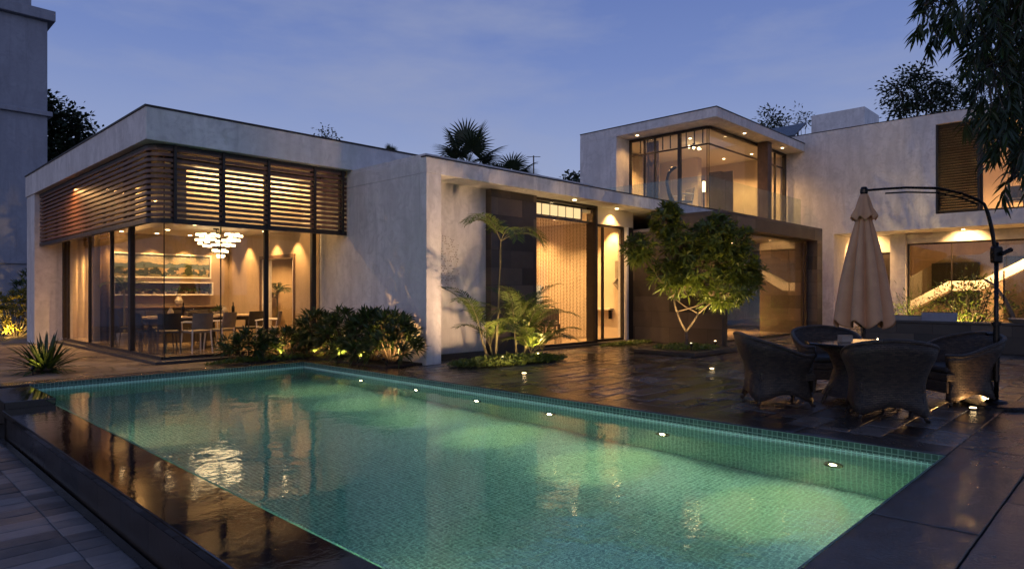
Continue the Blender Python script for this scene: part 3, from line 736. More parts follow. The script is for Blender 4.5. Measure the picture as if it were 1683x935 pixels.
def place(proto, x, y, rz, label):
    first = proto.name not in uses; uses[proto.name] = 1
    o = proto if first else copy_tree(proto)
    o.location = (x, y, FZ); o.rotation_euler = (0, 0, R(rz)); o['label'] = label
    return o
place(dark0, 4.98, 15.05, -10, 'dark dining chair seen from behind at the near side of the front table')
place(dark0, 4.86, 15.75, -85, 'dark dining chair at the left end of the front table')
place(dark0, 5.35, 16.65, 180, 'dark dining chair on the far side of the front table')
place(grey0, 5.45, 14.72, 8, 'pale-legged grey armchair nearest the glass corner at the front table')
place(grey0, 6.05, 15.0, 30, 'pale-legged grey armchair between the front table and the shrubs')
place(grey0, 7.15, 15.0, 60, 'pale grey armchair beside the inner doorway')
place(dark0, 6.9, 15.45, 20, 'dark dining chair in front of the doorway table')
place(dark0, 6.55, 17.25, 180, 'dark dining chair between the rear table and the sideboard')
place(dark0, 5.0, 17.3, 130, 'dark dining chair beside the tall indoor palm')
place(grey0, 5.2, 19.6, 60, 'grey armchair in the room beyond the painting wall')
place(dark0, 5.3, 20.6, 100, 'dark dining chair in the far left room by the drape')
def make_table(name, label, x, y, sx, sy, rz=0):
    t = thing(name, label, 'table', (x, y, FZ), R(rz))
    MB().box(-sx/2, -sy/2, .70, sx/2, sy/2, .74).build('tabletop', TABLETOP, t, .008, local=True)
    MB().box(-sx/2+.06, -sy/2+.06, .62, sx/2-.06, sy/2-.06, .70).build('apron', DARKCHAIR, t, local=True)
    for i in (-1, 1):
        for j in (-1, 1):
            MB().box(i*(sx/2-.09)-.03, j*(sy/2-.09)-.03, 0, i*(sx/2-.09)+.03, j*(sy/2-.09)+.03, .62).build('leg', DARKCHAIR, t, local=True)
    return t
make_table('dining_table', 'front wooden dining table nearest the glass corner', 5.45, 15.85, 1.5, .85)
make_table('dining_table', 'rear wooden dining table under the chandelier', 6.75, 16.3, 1.5, .9)
make_table('dining_table', 'small table in the far left room', 5.9, 20.2, .9, .9)
def vase(x, y, z, s, label, mat=CERAMIC, name='vase'):
    m = MB(); m.lathe([(.03*s, 0), (.06*s, .05*s), (.065*s, .1*s), (.03*s, .17*s), (.038*s, .2*s)], (0, 0, 0), 14)
    return tag(m.build(name, mat, None, smooth=True, loc=None), label, 'vase') if False else tag(_at(m, name, mat, (x, y, z)), label, 'vase')
def _at(m, name, mat, loc, bevel=0, smooth=False):
    o = m.build(name, mat, None, bevel, smooth); o.location = loc; return o
vase(5.3, 15.8, FZ+.74, 1.0, 'small ceramic vase on the front dining table')
vase(6.7, 16.3, FZ+.74, 1.1, 'small ceramic vase on the rear dining table')
vase(6.3, 18.2, 1.0, 1.5, 'ceramic vase on the dark sideboard')
m = MB(); m.cbox((5.72, 15.75, FZ+.79), .25, .18, .1); tag(m.build('napkin_box', DARKCHAIR, None, .01), 'dark box on the front dining table', 'box')
sb = thing('sideboard', 'long dark sideboard with flared top below the landscape picture', 'sideboard', (6.0, 18.2, FZ))
m = MB(); m.add([(-1.05,-.2,0),(1.05,-.2,0),(1.05,.25,0),(-1.05,.25,0),(-1.22,-.24,.88),(1.22,-.24,.88),(1.22,.25,.88),(-1.22,.25,.88)], [(0,3,2,1),(4,5,6,7),(0,1,5,4),(1,2,6,5),(2,3,7,6),(3,0,4,7)])
m.build('cabinet', DARKCHAIR, sb, .01, local=True); MB().box(-1.25,-.26,.882,1.25,.25,.92).build('top', TIMBER, sb, .006, local=True)
# pictures: flat painted panels in frames
def mat_painting(name, seed, low):
    t = NT(name); g = t.coord('Generated'); sep = t.n('ShaderNodeSeparateXYZ'); t.l(g, sep.inputs[0])
    X, Z = sep.outputs[0], sep.outputs[2]
    def hill(scale, base, amp, off):
        cmb = t.n('ShaderNodeCombineXYZ'); t.l(X, cmb.inputs[0]); cmb.inputs[1].default_value = off+seed
        return t.math('ADD', t.math('MULTIPLY', t.noise(cmb.outputs[0], scale, 6, .6), amp), base)
    nz = t.noise(t.coord('Generated', scale=(9, 1, 4)), 3, 6, .65)
    c = t.ramp(Z, [(0.3, (.42, .29, .15)), (.6, (.40, .32, .20)), (1, (.16, .21, .22))])
    c = t.mix(t.math('MULTIPLY', t.math('GREATER_THAN', nz, .55), .55), c, (.55, .44, .28))
    c = t.mix(t.math('GREATER_THAN', hill(5, .30, .62, 0), Z), c, (.09, .12, .11))
    c = t.mix(t.math('GREATER_THAN', hill(3, .12, .52, 3.7), Z), c, (.36, .26, .12))
    cl = t.noise(t.coord('Generated', scale=(11, 1, 3.2), rot=None), 1.0, 6, .6)
    tr_ = t.math('GREATER_THAN', t.math('ADD', cl, t.math('MULTIPLY', Z, -.55 if not low else -.30)), .31)
    c = t.mix(tr_, c, t.ramp(t.noise(t.coord('Generated', scale=(40, 1, 12)), 1.0, 4), [(.35, (.010, .018, .006)), (.65, (.045, .065, .018))]))
    c = t.mix(t.math('GREATER_THAN', hill(9, -.22, .62, 11.3), Z), c, (.20, .17, .06))
    return t.done(t.principled(c, .5))
def picture(name, label, x0, x1, z0, z1, mat):
    t = thing(name, label, 'picture', ((x0+x1)/2, 18.49, z0))
    y0, y1 = 18.44, 18.49; f = .035
    MB().box(x0, y0, z0, x1, y1, z0+f).box(x0, y0, z1-f, x1, y1, z1).box(x0, y0, z0+f, x0+f, y1, z1-f).box(x1-f, y0, z0+f, x1, y1, z1-f).build('frame', WHITEPAINT, t)
    MB().box(x0+f, 18.468, z0+f, x1-f, 18.48, z1-f).build('canvas', mat, t)
picture('picture', 'wide landscape picture of hills and trees in a pale frame', 4.82, 7.22, 1.73, 2.36, mat_painting('painted_hills', 0, False))
nic = thing('wall_niche', 'long pale display niche holding a row of small green plants', 'shelf', (6.0, 18.4, 1.28))
MB().box(4.82, 18.3, 1.28, 7.22, 18.495, 1.315).box(4.82, 18.3, 1.60, 7.22, 18.495, 1.63).box(4.82, 18.3, 1.315, 4.85, 18.495, 1.60).box(7.19, 18.3, 1.315, 7.22, 18.495, 1.60).build('shelf', WHITEPAINT, nic)
MB().box(4.85, 18.48, 1.315, 7.19, 18.494, 1.60).build('back_panel', TIMBER, nic)
rng = random.Random(5)
for i in range(9):
    px = 4.98 + i*.262; h = rng.uniform(.12, .2)
    t = thing('potted_plant', ['leftmost', 'second', 'third', 'fourth', 'middle', 'sixth', 'seventh', 'eighth', 'rightmost'][i] + ' small green plant of the row in the display niche', 'plant', (px, 18.39, 1.316), 0, 'small plants in the display niche')
    MB().lathe([(.03, 0), (.04, .06)], (0, 0, 0), 10).build('pot', CERAMIC, t, local=True)
    m = MB()
    for k in range(60):
        d = V((rng.gauss(0, 1), rng.gauss(0, .6), abs(rng.gauss(0, 1))+.2)).normalized()
        m.quadleaf(V((0, 0, .05)) + d*rng.uniform(.02, h-.04), d, V((rng.gauss(0,1), rng.gauss(0,1), 1)), .055, .035)
    m.build('foliage', L_SHRUB, t, local=True)
# chandelier: tiers of glowing glass blocks
ch = thing('chandelier', 'stepped chandelier of glowing glass blocks over the dining tables', 'chandelier', (6.3, 15.8, 2.85))
rng = random.Random(3)
m = MB(); m.lathe([(.07, 0), (.07, -.03)], (0, 0, 0), 14); m.tube([(0, 0, -.03), (0, 0, -.16)], .012, 6)
for a in range(6): m.tube([(0, 0, -.10), (.5*math.cos(a*PI/3), .5*math.sin(a*PI/3), -.13)], .007, 5)
m.build('stem', METAL_DK, ch, local=True)
ang_ = FA - PI/2
for z, spans in ((-.15, ((-.60, .10), (.24, .66))), (-.27, ((-.50, -.02), (.18, .60))), (-.38, ((-.40, -.26), (-.04, .46))), (-.52, ((-.06, .30),)), (-.65, ((.03, .24),))):
    m = MB(); fr = MB()
    for (u0, u1) in spans:
        n = max(1, round((u1-u0)/.15)); L = (u1-u0)/n
        for k in range(n):
            for dep in (-.22, .0, .22):
                if rng.random() < .25 and n > 1: continue
                u = u0 + L*(k+.5); q = RT*u*.8 + FW*(dep*(1 if abs(z) < .45 else .35) + rng.uniform(-.05, .05)); zz = z + rng.uniform(-.018, .018)
                m.cbox((q.x, q.y, zz), L*.62, .06, .055, ang_); fr.cbox((q.x, q.y, zz+.032), L*.68, .066, .008, ang_); fr.cbox((q.x, q.y, zz-.032), L*.68, .066, .008, ang_)
    o = m.build('block_tier', CHAND, ch, local=True); fr.build('tier_frame', METAL_DK, o, local=True)
# drapes in the left room
def drape(name, label, a, b, z0, z1, mat, amp=.035, wl=.16):
    a = V((*a, 0)); b = V((*b, 0)); L = (b-a).length; d = (b-a)/L; n = V((-d.y, d.x, 0)); m = MB(); k = int(L/wl*8); rows = [z0, (z0+z1)/2, z1]
    for z in rows:
        for i in range(k+1):
            q = a + d*(L*i/k) + n*(amp*math.sin(2*PI*i/8 + .6*math.sin(i*.7))); m.v.append((q.x, q.y, z))
    for r in range(2):
        for i in range(k): m.f.append((r*(k+1)+i, r*(k+1)+i+1, (r+1)*(k+1)+i+1, (r+1)*(k+1)+i))
    o = m.build(name, mat, None, smooth=True, solid=.006)
    return tag(o, label, 'curtain')
drape('drape', 'pale drape hanging in the far left room', (4.7, 21.9), (6.6, 21.9), .08, 2.84, SHEER)
drape('drape', 'brown drape gathered at the left of the painting wall', (4.55, 18.35), (4.75, 18.38), .08, 2.84, CURTAIN)
drape('drape', 'drape hanging in the hall behind the inner doorway', (9.2, 17.0), (9.9, 17.0), .08, 2.65, CURTAIN)
drape('drape', 'brown drape at the left of the upper corner window', (20.15, 12.45), (20.15, 12.95), 3.92, 6.65, CURTAIN)
drape('drape', 'pale drape inside the upper room', (20.4, 14.3), (23.2, 14.3), 3.92, 6.6, SHEER)
# ================================================================== PLANT BUILDERS
def rosette(mb, c, axis, n, L, W, rng, el=(10, 75), droop=.25):
    axis = V(axis).normalized(); ref = V((1, 0, 0)) if abs(axis.x) < .8 else V((0, 1, 0))
    a = axis.cross(ref).normalized(); b = axis.cross(a)
    for k in range(n):
        q = 2*PI*k/n*2.4 + rng.uniform(-.3, .3); e = R(rng.uniform(*el))
        d = (a*math.cos(q) + b*math.sin(q))*math.cos(e) + axis*math.sin(e)
        mb.leaf(V(c) + d*.01, d, axis*.8 + V((rng.gauss(0,.3), rng.gauss(0,.3), .4)), L*rng.uniform(.7, 1.1), W, droop*rng.uniform(.5, 1.5))
def shrub(name, label, x, y, z, rx, ry, h, n, seed, mat=L_SHRUB, L=.28, W=.036, group=None, cat='shrub'):
    rng = random.Random(seed); t = thing(name, label, cat, (x, y, z), 0, group)
    m = MB(); s = MB()
    for k in range(n):
        u = rng.uniform(0, 2*PI); e = math.asin(rng.uniform(.02, 1)); rr = rng.uniform(.68, 1.0)**.5
        d = V((math.cos(u)*math.cos(e), math.sin(u)*math.cos(e), math.sin(e)))
        c = V((d.x*rx*rr, d.y*ry*rr, .12 + d.z*(h-.2)*rr))
        ax = V((d.x*.8, d.y*.8, d.z*.9+.45))
        rosette(m, c, ax, rng.randint(10, 15), L, W, rng)
        if k % 3 == 0: s.tube([(c.x*.15, c.y*.15, 0), (c.x*.6, c.y*.6, c.z*.55), c], [.012, .009, .006], 5)
    s.build('stem', BARK_DK, t, local=True); m.build('foliage', mat, t, local=True)
    return t
shrub('spiky_shrub', 'low dark spiky shrub in front of the dining glass, leftmost of the bed', 5.75, 12.85, .03, .55, .38, .62, 56, 11, group='spiky shrubs along the white wall')
shrub('spiky_shrub', 'low spiky shrub under the dining glass, second from the left of the bed', 6.55, 12.95, .03, .5, .38, .60, 54, 12, group='spiky shrubs along the white wall')
shrub('spiky_shrub', 'tall spiky shrub where the dining glass meets the white wall', 7.2, 12.75, .03, .48, .55, 1.0, 82, 13, group='spiky shrubs along the white wall')
shrub('spiky_shrub', 'tall spiky shrub midway along the white wall', 7.28, 11.85, .03, .46, .6, 1.02, 90, 14, group='spiky shrubs along the white wall')
shrub('spiky_shrub', 'bushy spiky shrub beside the white corner, lit from below', 7.3, 10.95, .03, .46, .55, 1.05, 90, 15, group='spiky shrubs along the white wall')
shrub('spiky_shrub', 'largest spiky shrub at the white corner of the wall', 7.28, 10.2, .03, .46, .55, 1.02, 96, 16, group='spiky shrubs along the white wall')
# agave-like clump by the far left corner
def strap_clump(name, label, x, y, z, n, L, W, seed, cat='plant'):
    rng = random.Random(seed); t = thing(name, label, cat, (x, y, z)); m = MB()
    for k in range(n):
        q = rng.uniform(0, 2*PI); e = R(rng.uniform(12, 80)); d = V((math.cos(q)*math.cos(e), math.sin(q)*math.cos(e), math.sin(e)))
        m.leaf(V((math.cos(q), math.sin(q), 0))*rng.uniform(0, .1), d, V((0, 0, 1)), L*rng.uniform(.65, 1.1), W, .38*rng.uniform(.4, 1.3)*math.cos(e)+.05)
    m.build('foliage', L_SHRUB, t, local=True); MB().lathe([(.12, -.02), (.16, .05), (.05, .12)], (0,0,0), 10).build('base', BARK_DK, t, local=True); return t
strap_clump('strap_leaf_plant', 'strap-leaved clump on the patio by the far left pool corner', 2.55, 13.6, 0, 120, .82, .055, 21)
shrub('round_shrub', 'round shrub glowing gold in a garden light beyond the pavilion', 4.0, 25.3, 0, .85, .7, 1.55, 130, 22, L=.2, W=.04, mat=L_GLOW)
shrub('round_shrub', 'darker spiky bush behind the gold-lit shrub', 4.6, 26.6, 0, .7, .6, 2.1, 90, 23, L=.3, W=.035)
# ---- palms
def frond(ml, ms, base, az, el, L, rng, nl=26, ll=.3, curve=95, w=.022, rr=.008):
    p = V(base); pts = [p.copy()]; N = 12
    for i in range(N):
        t = i/N; e = R(el - curve*t**1.4)
        d = V((math.cos(az)*math.cos(e), math.sin(az)*math.cos(e), math.sin(e))); p = p + d*(L/N); pts.append(p.copy())
    ms.tube(pts, [rr*(1-.8*i/N) for i in range(N+1)], 5)
    for i in range(nl):
        t = .18 + .82*i/nl; k = min(N-1, int(t*N)); f = t*N-k
        q = pts[k].lerp(pts[k+1], f); tg = (pts[k+1]-pts[k]).normalized(); sd = tg.cross(V((0,0,1)))
        if sd.length < .1: sd = V((math.sin(az), -math.cos(az), 0))
        sd.normalize(); up = sd.cross(tg)
        l = ll*(math.sin(PI*(.12+.80*t))**.7)
        for s in (-1, 1):
            d = sd*s*.8 + tg*.75 + up*.22 + V((rng.gauss(0,.06), rng.gauss(0,.06), rng.gauss(0,.06)))
            ml.leaf(q, d, up, l*rng.uniform(.85, 1.1), w, .30, .1)
def areca(name, label, x, y, stems, seed, cat='palm'):
    rng = random.Random(seed); t = thing(name, label, cat, (x, y, .04))
    lf = MB(); rs = MB()
    for (dx, dy, h, lean, nf, fl, el0) in stems:
        top = V((dx+lean[0], dy+lean[1], h)); m = MB()
        pts = [V((dx, dy, 0)).lerp(top, i/8) + V((lean[0], lean[1], 0))*(.12*math.sin(PI*i/8)) for i in range(9)]
        m.tube(pts, [.024*(1-.4*i/8) + (.004 if i % 2 else 0) for i in range(9)], 8); m.build('trunk', STEM, t, local=True)
        q0 = rng.uniform(0, 6)
        for k in range(nf):
            az = q0 + 2*PI*k/nf + rng.uniform(-.35, .35)
            frond(lf, rs, top, az, el0+rng.uniform(-26, 18), fl*rng.uniform(.75, 1.2), rng, 28, .32, 88 if h < 1 else 112, .024)
    rs.build('frond_stalk', STEM, t, local=True); lf.build('crown', L_PALM, t, local=True)
    return t
areca('areca_palm', 'tall slender palm in front of the recessed wall', 8.95, 9.15, [(0, 0, 2.3, (.10, -.05), 7, 1.15, 52), (-.10, .05, .5, (-.12, .12), 7, 1.45, 64), (.08, .12, .25, (.0, .1), 5, 1.1, 72)], 31)
areca('areca_palm', 'bushy golden-lit palm clump beside the black stone panel', 9.55, 8.95, [(0, 0, .45, (.05, 0), 7, 1.25, 76), (.14, .1, .25, (.12, .05), 7, 1.2, 72), (-.14, .05, .5, (-.05, .02), 6, 1.2, 78), (.22, -.1, .15, (.15, -.05), 6, 1.05, 64), (-.05, -.15, .12, (0, -.1), 6, 1.0, 68)], 32)
def fan_palm(name, label, x, y, zt, nf, rad, seed, spread=(0, 80)):
    rng = random.Random(seed); t = thing(name, label, 'palm', (x, y, 0)); lf = MB(); st = MB()
    m = MB(); m.tube([(0, 0, 0), (.05, 0, zt*.5), (0, 0, zt)], [.16, .13, .11], 10); m.build('trunk', BARK_DK, t, local=True)
    for k in range(nf):
        az = 2.4*k + rng.uniform(-.2, .2); e = R(spread[0] + (spread[1]-spread[0])*(k+.5)/nf)
        d = V((math.cos(az)*math.cos(e), math.sin(az)*math.cos(e), math.sin(e))); pl = rad*rng.uniform(.55, .85)
        hub = V((0, 0, zt)) + d*pl; st.tube([(0, 0, zt), hub], [.02, .012], 5)
        sd = d.cross(V((0, 0, 1)));
        if sd.length < .1: sd = V((1, 0, 0))
        sd.normalize(); up = sd.cross(d)
        for j in range(26):
            a = R(-125 + 250*j/25); dd = d*math.cos(a) + sd*math.sin(a) + up*(.12 - .1*abs(a))
            lf.leaf(hub, dd, up, rad*(.62 + .33*math.cos(a*.8))*rng.uniform(.92, 1.05), rad*.062, .22, .2)
    st.build('leaf_stalk', STEM, t, local=True); lf.build('crown', L_FAR, t, local=True); return t
c = P(768, 256, 24.5); fan_palm('fan_palm', 'large fan palm rising behind the terrace slab', c.x, c.y, c.z-.35, 13, 1.12, 41, (-10, 82))
c = P(835, 292, 25.5); fan_palm('fan_palm', 'low fan palm peeping over the terrace slab', c.x, c.y, c.z-.1, 9, .95, 42, (-5, 60))
c = P(642, 252, 27); fan_palm('fan_palm', 'tiny palm tip showing above the pavilion roof', c.x, c.y, c.z-.1, 6, .34, 43, (20, 85))
# ---- trees
def leaf_tree(name, label, x, y, lobes, nleaf, L, W, mat, seed, z0=0, trunk_r=.16, fork=1.2, cat='tree', bark=BARK_DK, simple=True, density=1.0):
    """lobes: (dx, dy, z, rx, ry, rz) clumps; each gets its own limb"""
    rng = random.Random(seed); t = thing(name, label, cat, (x, y, z0)); lf = MB(); br = MB()
    br.tube([(0, 0, 0), (.03, .02, fork*.5), (0, 0, fork)], [trunk_r*1.25, trunk_r, trunk_r*.85], 9)
    tot = sum(l[3]*l[5] for l in lobes)
    for (dx, dy, z, rx, ry, rz) in lobes:
        c = V((dx, dy, z)); s0 = V((0, 0, fork)); mid = s0.lerp(c, .5) + V((0, 0, rz*.12))
        br.tube([s0, mid, c], [trunk_r*.5, trunk_r*.3, trunk_r*.10], 6)
        n = int(nleaf*rx*rz/tot); ntw = max(6, n//26); per = max(1, n//ntw)
        for k in range(ntw):
            d = V((rng.gauss(0,1), rng.gauss(0,1), rng.gauss(0,1))).normalized(); r = rng.uniform(.25, 1.05)**.6
            e = c + V((d.x*rx*r, d.y*ry*r, d.z*rz*r)); s = c.lerp(e, .15)
            br.tube([s, s.lerp(e, .6)+V((0,0,.03)), e], [trunk_r*.13, trunk_r*.09, trunk_r*.05], 4)
            for j in range(per):
                q = e + V((rng.gauss(0,1), rng.gauss(0,1), rng.gauss(0,.8)))*(L*.95)
                dd = (q-e).normalized()*.8 + d*.5 + V((rng.gauss(0,.5), rng.gauss(0,.5), rng.gauss(0,.4)))
                (lf.quadleaf if simple else lf.leaf)(q, dd, V((rng.gauss(0,.6), rng.gauss(0,.6), 1)), L*rng.uniform(.7,1.2), W)
    br.build('trunk', bark, t, smooth=True, local=True); lf.build('crown', mat, t, local=True); return t
def lobes_px(x, y, z0, lst, d):
    out = []
    for (px, py, r, ry) in lst:
        p = P(px, py, d); s = d/F
        out.append((p.x-x, p.y-y, p.z-z0, r*s, r*s, ry*s))
    return out
c = P(100, 400, 31); leaf_tree('broadleaf_tree', 'dark bushy tree between the tower block and the pavilion roof', c.x, c.y, lobes_px(c.x, c.y, 0, [(95, 190, 30, 28), (125, 215, 30, 24), (80, 235, 45, 40), (105, 280, 50, 45), (60, 180, 35, 30)], 31), 5200, .27, .15, L_FAR, 51, trunk_r=.28, fork=3.0)
c = P(1512, 300, 36); leaf_tree('airy_tree', 'open-crowned tree behind the right wing roof', c.x, c.y, lobes_px(c.x, c.y, 0, [(1480, 150, 24, 20), (1505, 128, 26, 17), (1540, 135, 26, 18), (1565, 150, 22, 16), (1525, 165, 34, 20), (1478, 180, 22, 16), (1560, 178, 30, 16)], 36), 2600, .26, .13, L_FAR, 52, trunk_r=.2, fork=7.6)
c = P(1270, 300, 38); leaf_tree('airy_tree', 'small sparse treetop above the upper room roof', c.x, c.y, lobes_px(c.x, c.y, 0, [(1268, 192, 16, 12), (1282, 205, 16, 10), (1255, 205, 10, 8)], 38), 420, .24, .11, L_FAR, 53, trunk_r=.1, fork=8.6)
c = P(1318, 300, 44); leaf_tree('airy_tree', 'faint thin treetop beside the white roof box', c.x, c.y, lobes_px(c.x, c.y, 0, [(1316, 192, 11, 10), (1326, 200, 8, 6)], 44), 170, .22, .08, L_FAR, 54, trunk_r=.07, fork=10.2)
c = P(945, 300, 40); leaf_tree('broadleaf_tree', 'distant dark treetop left of the upper room', c.x, c.y, lobes_px(c.x, c.y, 0, [(948, 300, 14, 8), (935, 304, 10, 6)], 40), 500, .26, .16, L_FAR, 55, trunk_r=.2, fork=6.0)
c = P(535, 300, 34); leaf_tree('airy_tree', 'sparse twig tips showing over the pavilion roof', c.x, c.y, lobes_px(c.x, c.y, 0, [(528, 216, 7, 8), (543, 228, 12, 6)], 34), 110, .20, .08, L_FAR, 56, trunk_r=.08, fork=7.4)
# antenna
c = P(877, 290, 30); an = thing('antenna', 'thin rooftop antenna mast against the sky', 'antenna', (c.x, c.y, 0))
MB().tube([(0, 0, 3.5), (0, 0, 7.55)], .03, 6).tube([(-.22, .22, 7.5), (.22, -.22, 7.5)], .015, 5).tube([(0, 0, 7.2), (.14, -.14, 7.2)], .012, 5).build('mast', FRAME, an, local=True)
# multi-stemmed tree in the stone planter
tx, ty = 13.55, 7.65
tr = thing('plumeria_tree', 'round leafy multi-stemmed tree in the low stone planter', 'tree', (tx, ty, .12))
rng = random.Random(61); lf = MB(); br = MB()
d0 = 15.1; s = d0/F
lob = lobes_px(tx, ty, .12, [(1052, 408, 34, 26), (1095, 360, 26, 26), (1118, 400, 42, 36), (1165, 395, 48, 36), (1105, 350, 16, 16), (1200, 400, 38, 32), (1150, 440, 62, 36), (1215, 445, 42, 42), (1095, 450, 30, 24), (1120, 470, 40, 22), (1190, 480, 50, 30), (1226, 462, 26, 26), (1175, 372, 28, 20)], d0)
knots = [V((-.02, .0, .35)), V((-.17, .15, .80)), V((.19, -.19, .76)), V((-.22, .2, 1.12)), V((.42, -.42, 1.08))]
br.tube([(0, 0, -.08), (.01, 0, .15), knots[0]], [.058, .042, .035], 9)
for a, b_, r0, r1 in ((0, 1, .029, .022), (0, 2, .029, .022), (1, 3, .024, .02), (2, 4, .024, .018), (1, 4, .016, .012), (2, 3, .016, .012)):
    mid = knots[a].lerp(knots[b_], .5) + V((.02, .02, -.03)); br.tube([knots[a], mid, knots[b_]], [r0, (r0+r1)/2, r1], 8)
for (dx, dy, z, rx, ry, rz) in lob:
    rx *= .84; rz *= .86; c = V((dx, dy, z)); ry = rx*1.0
    k = min(knots[1:], key=lambda q: (q-c).length); br.tube([k, k.lerp(c, .5)+V((0, 0, -.06)), c], [.02, .014, .008], 6)
    n = int(14 + 270*rx*rz)
    for i in range(n):
        d = V((rng.gauss(0,1), rng.gauss(0,1), rng.gauss(0,1)+.15)).normalized(); r = rng.uniform(.55, 1.08)
        e = c + V((d.x*rx*r, d.y*ry*r, d.z*rz*r))
        if i % 2 == 0: br.tube([c.lerp(e, .2), e], [.009, .005], 4)
        rosette(lf, e, d*.7 + V((0, 0, .6)), rng.randint(10, 15), rng.uniform(.15, .29), .045, rng, (0, 65), .24)
br.build('trunk', BARK, tr, smooth=True, local=True); lf.build('crown', L_TREE, tr, local=True)
pl = thing('stone_planter', 'low dark stone planter slab around the lit tree', 'planter', (tx, ty, 0))
MB().box(-1.0, -.75, 0.002, 1.0, .75, .10).build('kerb', PLINTH, pl, .015, local=True)
def cover(name, label, x, y, z, rx, ry, n, seed, h=.12, L=.09, rot=0):
    rng = random.Random(seed); m = MB()
    for k in range(n):
        r = rng.random()**.5; a = rng.uniform(0, 2*PI); px_, py_ = r*rx*math.cos(a), r*ry*math.sin(a)
        qx = px_*math.cos(rot)-py_*math.sin(rot); qy = px_*math.sin(rot)+py_*math.cos(rot)
        hh = h*(1-r*r*.7)*rng.uniform(.3, 1)
        m.quadleaf((x+qx, y+qy, z+hh*.6), V((rng.gauss(0,1), rng.gauss(0,1), rng.uniform(.1,1.4))), V((rng.gauss(0,.5), rng.gauss(0,.5), 1)), L*rng.uniform(.6,1.2), L*.5)
    return tag(m.build(name, L_COVER), label, 'ground cover', kind='stuff')
cover('ground_cover', 'low green ground cover in the tree planter', tx, ty, .10, .9, .65, 900, 71, .10)
cover('ground_cover', 'low green ground cover under the palms at the terrace edge', 9.1, 8.9, .0, 1.35, .5, 2600, 72, .22, .11, R(-8))
cover('ground_cover', 'strip of green ground cover in front of the dark portal', 14.5, 9.9, .0, 1.2, .18, 700, 73, .12)
cover('ground_cover', 'low leaves along the front of the spiky shrubs', 6.0, 12.55, .0, 1.2, .14, 900, 74, .16)

# things laid on the dining tables
def glassware(name, label, x, y, prof, mat, cat):
    m = MB(); m.lathe(prof, (0, 0, 0), 16); return tag(_at(m, name, mat, (x, y, FZ+.741)), label, cat)
glassware('plate', 'white plate at the near edge of the front dining table', 5.3, 15.55, [(.06, 0), (.13, .012), (.125, .016)], LINEN, 'plate')
glassware('plate', 'white plate at the left end of the front dining table', 4.95, 15.85, [(.06, 0), (.13, .012), (.125, .016)], LINEN, 'plate')
glassware('plate', 'white plate on the rear dining table', 6.45, 16.1, [(.06, 0), (.13, .012), (.125, .016)], LINEN, 'plate')
glassware('bottle', 'dark bottle on the front dining table', 5.62, 15.95, [(.035, 0), (.038, .18), (.014, .23), (.013, .30)], METAL_DK, 'bottle')
glassware('bottle', 'dark bottle on the rear dining table', 6.95, 16.4, [(.035, 0), (.038, .18), (.014, .23), (.013, .30)], METAL_DK, 'bottle')
t = thing('centrepiece', 'leafy centrepiece in a bowl on the rear dining table', 'plant', (6.6, 16.45, FZ+.742))
MB().lathe([(.07, 0), (.13, .07), (.12, .075)], (0, 0, 0), 16).build('bowl', CERAMIC, t, local=True)
m = MB(); rng = random.Random(77)
for k in range(70):
    d = V((rng.gauss(0,1), rng.gauss(0,1), abs(rng.gauss(0,1))+.3)).normalized(); m.quadleaf(V((0,0,.06))+d*.05, d, V((rng.gauss(0,1), rng.gauss(0,1), 1)), rng.uniform(.1,.2), .04)
m.build('foliage', L_SHRUB, t, local=True)
